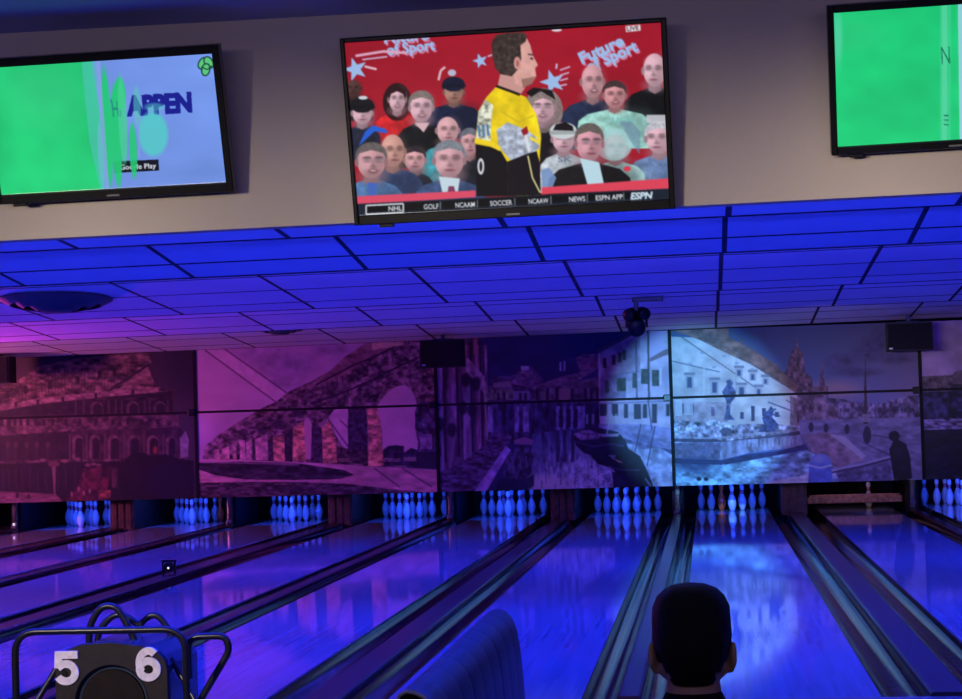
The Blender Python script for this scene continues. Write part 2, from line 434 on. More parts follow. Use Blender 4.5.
# ------------------------------------------------------------------ pit: kickback panels, posts, curtains
PANEL_WHERE = {1: 'between the amphitheatre rack and the red pin rack', 3: 'below the middle of the aqueduct mural', 5: 'below the canal mural, at the wide divider',
               7: 'between the orange pin rack and the sweep bar'}
POST_WHERE = {0: 'beside the small white pit light', 2: 'between the red pin rack and the low arches rack', 4: 'below the aqueduct and canal seam', 6: 'below the canal and fountain seam', 8: 'beside the sweep bar, at the photo edge rack'}
for i in range(len(LX) - 1):
    cx = (LX[i] + LX[i + 1]) / 2; gap = LX[i + 1] - LX[i] - LW
    if gap > 0.6:
        b1 = bmesh.new(); w = 0.36
        box(b1, (0, 1.1, 0.33), (w, 2.2, 0.74), 0.01)
        for q in range(3): box(b1, (-0.11 + 0.11 * q, -0.008, 0.33), (0.075, 0.02, 0.66), 0.006)
        o = obj('wooden_kickback', b1, M_kick, None, loc=(cx, 27.72, 0))
        tag(o, 'scuffed brown wooden kickback ' + PANEL_WHERE.get(i, 'beyond'), 'kickback', 'brown wooden kickbacks')
    else:
        t = empty('steel_kickback', 'dark kickback with steel post ' + POST_WHERE[i], 'kickback', (cx, 27.72, 0), group='steel-edged kickbacks')
        obj('side_wall', bx((0, 1.1, 0.33), (0.16, 2.1, 0.74), 0.01), M_black, t)
        b1 = bmesh.new(); box(b1, (0, 0, 0.31), (0.085, 0.05, 0.7), 0.015); box(b1, (0, -0.03, 0.22), (0.05, 0.04, 0.16), 0.012); box(b1, (-0.01, -0.03, 0.05), (0.09, 0.05, 0.07), 0.015)
        obj('post', b1, M_steel, t)

# small white pit light on the outermost post
o = obj('pit_light', bx((0, 0, 0), (0.03, 0.03, 0.04), 0.008), mat('white indicator', (0.8, 0.8, 0.8), 0.4, emit=((0.9, 0.85, 1), 0.7)), None, loc=(-10.355, 27.66, 0.1))
tag(o, 'tiny white light on the post of the outermost empty lane', 'indicator light')

# ------------------------------------------------------------------ bowling pins
IN = 0.0254
prof = [(1.015, 0), (1.415, .75), (1.953, 2.25), (2.255, 3.375), (2.383, 4.5), (2.282, 5.875), (1.852, 7.25), (1.236, 8.625), (0.983, 9.375), (0.9, 10), (0.935, 10.875), (1.047, 11.75), (1.203, 12.625), (1.273, 13.5), (1.2, 14.1), (0.95, 14.6), (0.5, 14.92), (0, 15)]
def pin_mesh(name, mb, ms):
    b1 = bmesh.new(); fs = lathe(b1, [(r * IN, z * IN) for r, z in prof], 20)
    for k, ring in enumerate(fs):
        for f in ring: f.material_index = 1 if k in (8, 9, 10) else 0; f.smooth = True
    me = bpy.data.meshes.new(name); bmesh.ops.recalc_face_normals(b1, faces=b1.faces); b1.to_mesh(me); b1.free()
    me.materials.append(mb); me.materials.append(ms); return me
pin_me = pin_mesh('bowling_pin', M_pin, M_pinred); pin_or = pin_mesh('orange_pin', M_pinorange, M_pinorange)
P0 = 0.3048; RW = P0 * math.sqrt(3) / 2
SPOTS = [(0, 0, 'front spot'), (-.5, 1, 'second row left'), (.5, 1, 'second row right'), (-1, 2, 'third row left'), (0, 2, 'third row centre'), (1, 2, 'third row right'),
         (-1.5, 3, 'back row outer left'), (-.5, 3, 'back row inner left'), (.5, 3, 'back row inner right'), (1.5, 3, 'back row outer right')]
RACK = {1: 'rack below the amphitheatre mural', 2: 'rack that holds a red pin', 3: 'rack below the low aqueduct arches', 4: 'rack below the tall aqueduct arch',
        5: 'rack below the canal walkway mural', 6: 'rack below the moored boats mural', 7: 'rack with an orange pin', 9: 'rack at the edge of the photo'}
HIDE = {6: (4,), 7: (7, 8, 4), 5: ()}
for ln in RACK:
    for k, (dx, row, nm) in enumerate(SPOTS):
        red = (ln == 7 and k == 1) or (ln == 2 and k == 5)
        o = link('bowling_pin', pin_or if red else pin_me)
        o.location = (LX[ln] + dx * P0, HEAD + row * RW, 0); o.rotation_euler[2] = random.uniform(0, 6)
        if red:
            tag(o, ('orange bowling pin in the second row below the fountain mural' if ln == 7 else 'dull red bowling pin in the rack between the amphitheatre and aqueduct murals'), 'bowling pin', 'bowling pins')
        else:
            tag(o, 'white bowling pin, %s of the %s' % (nm, RACK[ln]), 'bowling pin', 'bowling pins')
o = link('bowling_pin', pin_me); o.location = (LX[8] + 0.2286 - 0.0, HEAD + 0.0 + RW * 0.4, 0)
tag(o, 'single white bowling pin half hidden behind the lowered sweep bar', 'bowling pin', 'bowling pins')

# sweep bar lowered across lane 8
t = empty('sweep_bar', 'brown sweep bar lowered across the lane next to the orange pin rack', 'sweep bar', (LX[8], 28.2, 0))
obj('sweep_board', bx((0, 0, 0.155), (1.36, 0.05, 0.13), 0.012), mat('worn brown sweep board', (0.28, 0.13, 0.07), 0.45, 0.4, noise=(16, 0.5)), t)
for s in (-1, 1):
    obj('sweep_arm', bx((s * 0.66, 0.3, 0.34), (0.035, 0.75, 0.06), 0.01, rot=Matrix.Rotation(0.35, 3, 'X')), M_plasticb, t)
# ------------------------------------------------------------------ printed scenes on the masking units
# each print is drawn on a sheet in image pixel coordinates, then squared up onto its board
def sheet_amphitheatre():
    S = Sheet(-60, 335, 205, 510, 2, (92, 74, 82)); st = (150, 112, 105)
    S.ell(170, 365, 40, 30, (70, 55, 66), .8, soft=.8)
    attic = [(-60, 400), (0, 388), (22, 378), (40, 366), (75, 359), (110, 355), (147, 352), (152, 362), (148, 366), (156, 386), (168, 391), (172, 400), (-60, 428)]
    S.poly(attic, st, tex=(.75, 7, 3))
    for k in range(60):
        x = -50 + k * 3.3; yb = np.interp(x, [-60, 0, 60, 172], [424, 408, 396, 390])
        S.line([(x, yb - 4), (x + random.uniform(-1, 1), yb - random.uniform(14, 32))], random.uniform(.5, 1.3), (60, 42, 50), random.uniform(.2, .6))
    S.poly([(-60, 335), (-60, 399), (0, 387), (22, 377), (40, 365), (75, 358), (110, 354), (148, 351), (152, 360), (158, 384), (170, 391), (205, 391), (205, 335)], (84, 66, 76), tex=(.25, 30, 20))
    S.ell(188, 360, 18, 30, (52, 44, 60), .8, soft=.9)
    S.line([(104, 394), (150, 364)], 2.4, (48, 32, 42), .9)
    S.poly([(113, 393), (149, 367), (154, 386), (150, 391)], (196, 146, 134), tex=(.35, 5, 3))
    S.line([(140, 385), (157, 386)], 2, (60, 42, 48), .8)
    for x, y in ((8, 394), (26, 389.5), (50, 385), (78, 380), (-15, 400), (100, 374), (115, 372)): S.rect(x - 2, y - 3.5, 4, 7.5, (38, 25, 33), .9)
    # cornice and the dark gallery below it
    S.poly([(-60, 420), (0, 405.5), (40, 398), (100, 392), (160, 387), (158, 393), (100, 397.5), (40, 404), (0, 411), (-60, 427)], (205, 150, 145), tex=(.4, 4, 2))
    for x in (16, 38, 63, 96, 133): S.rect(x - 1.2, np.interp(x, [0, 170], [408, 389]) - 4, 2.6, 5, (50, 32, 40))
    S.poly([(-60, 427), (0, 411), (40, 404), (100, 397.5), (172, 391), (174, 420), (0, 420), (-60, 436)], (46, 28, 38), tex=(.6, 5, 3))
    for x in (97, 133, 160): S.arch(x, 414, 13, 13, (125, 88, 92), tex=(.3, 3, 3)); S.arch(x + 1, 414, 9, 10.5, (42, 26, 36))
    for x in (76, 84, 109, 116, 122, 145, 150, 168): S.line([(x, 400), (x, 414)], 2.2, (128, 90, 92), .75)
    for x in (82, 102, 130, 152): S.ell(x, 399, 6, 1.4, (120, 84, 86), .6)
    # second storey
    S.poly([(-60, 442), (0, 417), (60, 414.5), (178, 413), (180, 427), (60, 432), (0, 436), (-60, 448)], (120, 84, 88), tex=(.7, 5, 4))
    S.line([(-60, 440), (0, 418), (60, 415.5), (178, 414)], 2, (70, 42, 52), .8)
    for x in (2, 9, 15, 21, 28, 36, 44, 53, 66, 80, 96, 113, 128, 142, 158): S.rect(x - 1.6, 419, 3.4, 7 - x * .01, (40, 25, 36), .85)
    S.poly([(-60, 449), (0, 436), (60, 432), (180, 427), (184, 432), (186, 464), (0, 464), (-60, 466)], (78, 50, 60), tex=(.6, 6, 8))
    S.poly([(-60, 449), (0, 436), (40, 433), (70, 431), (70, 464), (-60, 466)], (30, 20, 30), .65)
    for x in (8, 16, 27, 37, 48): S.ell(x, 445, 2.2, 3.4, (112, 80, 84), .85); S.line([(x, 447), (x - .5, 461)], 2, (92, 62, 68), .6)
    for x, w in ((78, 11), (95, 11), (114, 12), (134, 13), (153, 12), (171, 10)):
        S.arch(x, 460, w, 25, (150, 106, 110), tex=(.3, 4, 4)); S.arch(x + 1.3, 460, w - 3.5, 22, (40, 24, 38), tex=(.5, 3, 5))
        S.line([(x - w * .72, 434), (x - w * .72, 461)], 2.0, (140, 100, 106), .8)
    S.line([(-60, 467), (0, 462.5), (60, 461), (130, 460), (186, 459)], 3.0, (120, 84, 88), .8, tex=(.8, 3, 3))
    # ground storey, plaza, trees and visitors
    S.poly([(-60, 470), (0, 464), (60, 462), (190, 461), (195, 510), (-60, 510)], (26, 18, 34), tex=(.6, 5, 12))
    for x in (3, 9, 16, 22, 30, 38, 46, 58, 66, 75, 84, 90): S.line([(x, 468), (x + .5, 490)], 1.5, (74, 52, 72), .7)
    S.poly([(-60, 488), (0, 491), (56, 494), (62, 500), (60, 505), (-60, 505)], (175, 120, 130), tex=(.35, 9, 2))
    S.rect(16, 493, 3, 5, (70, 36, 46)); S.rect(28, 494, 2, 5, (70, 36, 46))
    S.poly([(52, 466), (56, 466), (55.8, 495), (54.2, 495)], (176, 128, 128)); S.ell(54, 464, 6, 3, (150, 100, 100), .9)
    for x, y, r in ((43, 460, 3), (65, 461, 3.2), (78, 459, 3), (88, 465, 3), (94, 464, 3), (99, 465, 2.5), (93, 470, 2.5)): S.ell(x, y, r, r * .6, (205, 140, 140), .8, soft=.6)
    S.poly([(84, 468), (112, 466), (106, 500), (66, 502), (76, 490)], (120, 40, 58), .75, tex=(.8, 4, 6))
    for x, y in ((79, 489), (84, 493), (90, 491), (72, 494)): S.ell(x, y, 1.3, 2.6, (225, 140, 140), .9)
    S.rect(99, 490, 12, 8, (190, 96, 88), tex=(.5, 3, 3)); S.rect(126, 480, 9, 18, (150, 74, 76), .8, tex=(.5, 3, 3)); S.rect(112, 468, 6, 20, (150, 92, 96), .6, tex=(.5, 3, 6))
    tree = [(122, 505), (120, 478), (124, 462), (130, 455), (142, 452), (152, 456), (166, 454), (180, 459), (194, 461), (194, 505)]
    S.poly(tree, (20, 14, 26), tex=(.6, 6, 6)); S.ell(170, 482, 25, 20, (24, 20, 46), .9, soft=.5)
    S.ell(155.5, 450, 2.2, 4, (225, 96, 70), .9, soft=.7)
    S.poly([(180, 438), (186, 431), (189, 440), (188, 457), (181, 458)], (205, 180, 205), tex=(.2, 5, 5))  # bluish lamp spot, painted into the print as a pale patch
    for x in (182, 187, 190): S.line([(x, 490), (x + 1, 497)], 1, (96, 60, 70), .6)
    S.a *= 0.66; S.blur(1)
    return S

def sheet_aqueduct():
    S = Sheet(185, 325, 445, 510, 2, (196, 150, 184))
    S.poly([(185, 325), (445, 325), (445, 510), (185, 510)], (196, 150, 184), tex=(.1, 40, 30))
    for e in ((265, 355, 26, 16), (283, 378, 18, 16), (300, 365, 20, 10), (330, 350, 22, 8)): S.ell(*e, (146, 112, 160), .55, soft=1.0, tex=(.3, 9, 7))
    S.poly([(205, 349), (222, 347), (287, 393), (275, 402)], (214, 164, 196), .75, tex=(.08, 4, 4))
    body = [(203, 458), (205, 446), (220, 434), (237, 423), (262, 408), (276, 402), (290, 391), (312, 381), (330, 371), (345, 357), (369, 341), (372, 335), (445, 335), (445, 474), (203, 460)]
    S.poly(body, (118, 84, 92), tex=(1.0, 5, 4)); S.poly(body, (84, 58, 76), .3, tex=(1.0, 14, 10))
    for k in range(230):       # individual stones
        x = random.uniform(250, 432); yt = np.interp(x, [205, 262, 312, 369, 432], [446, 408, 381, 341, 338]); y = random.uniform(yt + 2, min(yt + 75, 452))
        S.ell(x, y, random.uniform(1.2, 3.6), random.uniform(.8, 2), random.choice([(170, 122, 122), (60, 40, 58), (150, 108, 120), (44, 30, 44)]), random.uniform(.35, .8), soft=.5, rot=-.4)
    S.poly([(312, 383), (330, 371), (345, 357), (369, 341), (400, 340), (398, 346), (372, 357), (350, 372), (320, 388)], (140, 92, 100), .75, tex=(.3, 8, 4))
    S.line([(316, 385), (352, 366), (374, 357), (396, 346)], 1.8, (36, 24, 38), .9)
    S.line([(310, 404), (340, 394), (372, 380), (402, 365), (418, 358)], 1.8, (40, 26, 42), .9)
    for k in range(16): S.line([(322 + k * 5, 384 - k * 2.1), (323 + k * 5, 394 - k * 2.3)], 1.3, (52, 34, 54), .7)
    S.poly([(372, 341), (402, 339), (404, 345), (386, 348), (372, 350)], (225, 190, 150), .75, tex=(.2, 4, 3))  # warm lamplight on the top stones, painted in as pale colour
    S.poly([(376, 400), (384, 388), (396, 381), (408, 380), (416, 388), (420, 402), (445, 410), (445, 440), (424, 430), (418, 404), (408, 384), (396, 384), (386, 394), (380, 406)], (132, 92, 96), .6, tex=(.8, 3, 3))
    # openings
    sky = (206, 156, 186)
    S.poly([(377, 406), (382, 399), (389, 391), (398, 386), (406, 385.5), (411, 389), (415, 397), (417, 404), (415, 412), (415, 428), (418, 442), (418, 452), (383, 452), (382, 430), (379, 416)], sky, tex=(.05, 20, 12))
    S.poly([(329, 417), (334, 410), (341, 407.5), (348, 409), (348, 450), (342, 445), (335, 434)], sky, tex=(.08, 8, 8))
    S.poly([(302, 424), (308, 417), (312, 424), (311, 459), (304, 459)], (206, 150, 172))
    # lit piers and dark gaps
    org = (200, 128, 108)
    for p in ([(367, 410), (376, 406), (381, 422), (382, 444), (385, 466), (368, 466), (369, 440)], [(322, 428), (329, 420), (336, 438), (337, 463), (323, 463)], [(293, 428), (304, 421), (306, 460), (293, 462)],
              [(273, 437), (284, 434), (285, 461), (274, 462)]): S.poly(p, org, tex=(.5, 5, 3))
    for p in ([(254, 440), (268, 434), (268, 460), (256, 460)], [(246, 443), (252, 438), (252, 460), (247, 460)], [(239, 440), (245, 440), (246, 460), (240, 460)], [(232, 445), (237, 441), (239, 460), (234, 460)],
              [(222, 449), (229, 446), (230, 459), (223, 459)], [(214, 450), (219, 449), (220, 459), (215, 459)]): S.poly(p, (194, 134, 150), tex=(.3, 4, 4))
    for p in ([(285, 436), (293, 426), (293, 462), (285, 462)], [(268, 440), (273, 436), (274, 461), (269, 461)], [(312, 422), (322, 428), (323, 463), (311, 462)], [(252, 440), (255, 438), (256, 460), (252, 460)], [(236, 446), (240, 444), (240, 460), (237, 460)],
              [(348, 408), (366, 408), (368, 440), (368, 464), (350, 462), (348, 450)]): S.poly(p, (52, 36, 54), .88, tex=(.9, 3, 3))
    for e in ((278, 424, 6, 5), (262, 430, 5, 5), (300, 414, 5, 4), (244, 432, 4, 4)): S.ell(*e, (46, 32, 50), .7, soft=.6)
    S.poly([(338, 447), (350, 449), (368, 452), (368, 464), (337, 463)], (64, 44, 50), .9, tex=(.8, 3, 3)); S.rect(338, 458, 12, 4, (150, 112, 100), .7)
    S.poly([(383, 450), (388, 446), (396, 445), (404, 446), (404, 453), (411, 448), (418, 450), (419, 468), (384, 466)], (48, 34, 56), tex=(.7, 4, 4))
    S.rect(384, 458, 16, 3.5, (150, 112, 120), .9, tex=(.5, 3, 2)); S.rect(404, 457, 14, 4, (170, 118, 120), .8); S.rect(394, 465.5, 13, 1.8, (160, 130, 140), .7)
    S.poly([(415, 412), (420, 402), (445, 402), (445, 452), (419, 452), (418, 432), (415, 428)], (76, 54, 84), .9, tex=(.8, 4, 5)); S.rect(420, 434, 12, 15, (150, 112, 150), .8, tex=(.3, 4, 4))
    S.poly([(416, 452), (445, 452), (445, 470), (416, 470)], (36, 26, 46), .9)
    # ground
    S.poly([(185, 458), (230, 459.5), (300, 462), (368, 466), (445, 470), (445, 510), (185, 510)], (196, 134, 150), tex=(.18, 12, 4))
    S.poly([(196, 463), (240, 461.5), (300, 463.5), (345, 470), (354, 475), (340, 479), (290, 480), (245, 479.5), (215, 475), (198, 469)], (52, 38, 52), tex=(.8, 8, 3))
    S.poly([(185, 483), (240, 482), (300, 482), (350, 484), (400, 490), (445, 494), (445, 510), (185, 510)], (70, 50, 62), tex=(.8, 6, 2))
    S.line([(206, 462), (300, 464.5)], 1.6, (170, 118, 150), .6)
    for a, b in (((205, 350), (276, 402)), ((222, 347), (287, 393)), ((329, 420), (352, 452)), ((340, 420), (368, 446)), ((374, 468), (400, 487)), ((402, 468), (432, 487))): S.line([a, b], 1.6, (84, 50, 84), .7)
    return S

def sheet_canal():
    S = Sheet(425, 320, 685, 500, 2, (40, 40, 78))
    S.poly([(425, 320), (685, 320), (685, 400), (425, 400)], (42, 42, 82), tex=(.15, 30, 20))
    # old houses along the walkway
    S.poly([(425, 320), (480, 332), (481, 368), (486, 378), (491, 400), (491, 452), (425, 485)], (74, 54, 78), tex=(.5, 4, 18))
    for x, w, c in ((433, 10, (146, 116, 160)), (447, 9, (130, 92, 128)), (462, 9, (136, 108, 140)), (475, 7, (150, 100, 130)), (484, 3, (170, 124, 140))):
        S.poly([(x, 345), (x + w, 345), (x + w + 1, 470 - (x - 433) * .45), (x + 2, 476 - (x - 433) * .5)], c, .8, tex=(.5, 3, 18))
    for x in (443, 456, 470, 480): S.line([(x, 342), (x + 3, 462 - (x - 443) * .4)], 2.4, (30, 22, 38), .85)
    S.poly([(462, 352), (476, 366), (486, 378), (487, 398), (472, 378), (462, 372)], (146, 116, 150), .7, tex=(.6, 3, 5)); S.rect(473.5, 338, 4, 16, (176, 110, 120), .85)
    for x, y in ((466, 380), (476, 384), (463, 408), (472, 410), (440, 424), (452, 430)): S.ell(x, y, 4.5, 7, (26, 20, 32), .85, soft=.4)
    S.line([(483.5, 376), (485, 400), (487, 436)], 1.4, (190, 160, 150), .8)
    # far low houses
    S.poly([(488, 388), (494, 376), (512, 376), (520, 368), (531, 366), (544, 380), (553, 385), (560, 412), (488, 412)], (74, 56, 84), tex=(.5, 5, 4))
    S.poly([(510, 384), (522, 369), (530, 370), (541, 382), (532, 387)], (124, 88, 118), .85, tex=(.4, 4, 3)); S.rect(521, 366, 8, 4, (186, 170, 190), .9)
    S.poly([(493, 383), (510, 381), (512, 387), (493, 388)], (150, 124, 130), .8); S.rect(486, 389, 28, 11, (120, 108, 92), .75, tex=(.7, 3, 4)); S.rect(513, 391, 17, 9, (140, 124, 150), .8)
    for x in (519, 524, 497, 503): S.rect(x, 393, 3, 7, (34, 26, 40), .8)
    S.poly([(532, 387), (560, 377), (578, 373), (600, 362), (602, 366), (580, 380), (556, 388), (534, 390)], (130, 92, 110), .85, tex=(.4, 5, 2))
    S.poly([(576, 358), (584, 354), (598, 354), (600, 364), (580, 372)], (112, 74, 96), .9, tex=(.5, 4, 3)); S.rect(559.5, 362, 2, 9, (170, 150, 190)); S.rect(563.5, 361, 2, 10, (150, 130, 170))
    S.poly([(534, 390), (556, 387), (578, 381), (602, 376), (602, 440), (534, 440)], (98, 74, 88), tex=(.5, 6, 6))
    S.rect(559, 389, 11, 11, (150, 108, 110), .9); S.rect(541, 391, 9, 9, (128, 100, 100), .8)
    for x in (536, 546, 555.5, 571, 584, 590, 596): S.rect(x, 388, 3, 12, (30, 24, 36), .85)
    # lower part of the far houses
    S.poly([(486, 404), (602, 402), (602, 440), (540, 436), (520, 444), (490, 438)], (58, 50, 82), tex=(.7, 4, 9))
    for x, w in ((488, 5), (515, 4), (523, 6), (556, 4), (563, 3), (570, 3), (577, 8)): S.rect(x, 406, w, 26, (142, 130, 176), .8, tex=(.4, 3, 6))
    for x in (559, 567, 574, 588, 596): S.rect(x, 409, 4, 18, (26, 24, 44), .85)
    # tall pale house by the water
    S.poly([(598, 350), (612, 343), (640, 329), (650, 322), (685, 322), (685, 452), (640, 446), (600, 436)], (190, 170, 190), tex=(.16, 12, 12))
    S.poly([(600, 352), (640, 334), (640, 378), (601, 388)], (140, 122, 150), .75, tex=(.3, 6, 8))
    S.poly([(596, 350), (613, 342), (640, 327), (640, 331), (613, 346), (598, 354)], (70, 54, 74), .9)
    S.line([(601, 377), (640, 371)], 1.6, (120, 104, 130), .8); S.poly([(600, 378), (626, 374), (626, 400), (600, 400)], (104, 92, 124), .7, tex=(.4, 5, 5))
    for x, y in ((603, 358), (612, 355), (618, 352.5), (622.5, 350)): S.rect(x, y, 3.4, 10, (30, 26, 46))
    for x, y, w, h in ((617, 378, 9, 13), (632.5, 373, 4.5, 15), (641, 369, 8, 15), (652, 370, 7, 16), (605, 381, 4, 12)): S.rect(x, y, w, h, (44, 52, 40), .95, tex=(.5, 2, 3))
    S.rect(659.5, 368, 2.2, 17, (216, 206, 216), .8); S.rect(664, 366, 4, 20, (160, 150, 180), .7)
    S.poly([(650, 358), (664, 350), (685, 344), (685, 350), (664, 356), (650, 362)], (112, 84, 92), .9); S.poly([(650, 326), (664, 326), (664, 350), (650, 358)], (196, 168, 200), .9)
    S.line([(648, 326), (649, 400)], 2, (46, 36, 52), .9); S.line([(636, 340), (637, 400)], 1.4, (60, 50, 70), .8)
    S.line([(598, 404), (685, 400)], 2, (120, 110, 140), .6)
    for x, w, h in ((586, 7, 10), (600, 7, 12), (624, 4, 14), (634, 7, 15), (643, 4, 14), (652, 5, 19), (666, 4, 12), (612, 6, 12)): S.rect(x, 404, w, h, (36, 32, 54), .95)
    for x in (586, 592, 606, 611, 615): S.rect(x, 414, 2.2, 10, (180, 190, 190), .7)
    S.poly([(598, 424), (640, 424), (685, 430), (685, 452), (630, 448), (600, 436)], (130, 122, 168), .8, tex=(.3, 8, 4))
    # walkway, quay edge, water
    S.poly([(425, 482), (462, 462), (484, 446), (496, 432), (512, 436), (508, 450), (478, 500), (425, 500)], (76, 54, 84), tex=(.7, 5, 2))
    S.line([(486, 440), (493, 456)], 1.2, (40, 30, 50), .8)
    S.poly([(474, 492), (492, 466), (506, 446), (511, 450), (500, 468), (486, 492)], (160, 134, 190), tex=(.25, 6, 6))
    S.poly([(532, 434), (576, 428), (610, 434), (650, 446), (685, 452), (685, 500), (522, 500), (530, 470)], (74, 76, 112), tex=(.5, 3, 12))
    S.ell(585, 476, 46, 30, (176, 196, 214), .85, soft=1.2, tex=(.4, 3, 7)); S.ell(548, 484, 26, 9, (206, 216, 206), .8, soft=.9); S.ell(612, 480, 24, 16, (186, 204, 222), .7, soft=1, tex=(.5, 3, 4))
    for k in range(90):
        x = random.uniform(536, 604); y = random.uniform(438, 484)
        S.line([(x, y), (x + random.uniform(-.5, .5), y + random.uniform(3, 9))], random.uniform(.7, 1.6), random.choice([(30, 34, 62), (50, 54, 92), (205, 214, 222)]), .5)
    for x in (556, 563, 571): S.rect(x, 430, 3.4, 32, (40, 36, 60), .8, tex=(.4, 3, 8))
    for k in range(70): S.ell(random.uniform(572, 625), random.uniform(462, 488), random.uniform(.6, 2), .7, random.choice([(220, 232, 240), (80, 96, 140)]), .6)
    S.poly([(604, 440), (632, 444), (660, 448), (685, 462), (685, 500), (650, 500), (640, 470)], (176, 176, 206), .8, tex=(.35, 6, 6)); S.poly([(624, 432), (650, 436), (664, 446), (640, 450)], (104, 96, 140), .7, tex=(.4, 5, 4))
    # boats
    S.poly([(503, 474), (507, 456), (517, 447), (528, 446), (534, 456), (531, 474), (522, 482), (508, 482)], (60, 52, 78), tex=(.8, 3, 5)); S.poly([(514, 440), (524, 437), (534, 440), (532, 445), (514, 444)], (158, 112, 142), .9)
    for p in ((512, 458, 514, 474), (519, 454, 522, 470), (526, 456, 527, 468)): S.line([(p[0], p[1]), (p[2], p[3])], 2, (112, 98, 132), .7)
    S.poly([(499, 478), (524, 480), (534, 474), (534, 486), (524, 492), (494, 496)], (24, 24, 44), .9)
    S.poly([(572, 433), (580, 429), (600, 428), (618, 432), (626, 441), (628, 448), (614, 452), (596, 456), (584, 453), (576, 445)], (26, 24, 42), tex=(.4, 6, 3))
    S.poly([(573, 434), (580, 430), (590, 430), (602, 434), (598, 439), (580, 440)], (140, 108, 140), .9, tex=(.6, 3, 2)); S.poly([(600, 434), (620, 433.5), (618, 436.5), (602, 437)], (176, 172, 196), .9)
    S.line([(574, 441), (592, 446.5), (612, 444), (624, 446)], 1.6, (84, 72, 104), .8)
    S.poly([(590, 455), (606, 451), (626, 447), (640, 456), (646, 468), (652, 482), (655, 494), (640, 494), (634, 484), (622, 480), (612, 468), (598, 464)], (20, 20, 36), tex=(.4, 6, 4))
    S.line([(608, 466), (620, 470), (640, 470)], 1.6, (92, 86, 110), .7); S.line([(612, 472), (626, 478)], 1.2, (70, 66, 92), .7)
    S.poly([(613, 458), (620, 461), (624, 463), (618, 462)], (220, 150, 150)); S.poly([(608, 455), (616, 455), (614, 460)], (190, 190, 210), .6)
    S.poly([(612, 472), (636, 474), (644, 494), (614, 494)], (26, 26, 44), .9, tex=(.4, 5, 3)); S.line([(645, 478), (652, 488)], 1.4, (150, 150, 176), .8)
    for a, b in (((609.5, 404), (610, 418)), ((610, 418), (607, 434))): S.line([a, b], 1.4, (196, 196, 210), .85)
    for a, b in (((641, 424), (635, 452)), ((655, 426), (647, 466)), ((648, 400), (652, 430))): S.line([a, b], 1.2, (40, 36, 60), .8)
    S.blur(1)
    return S

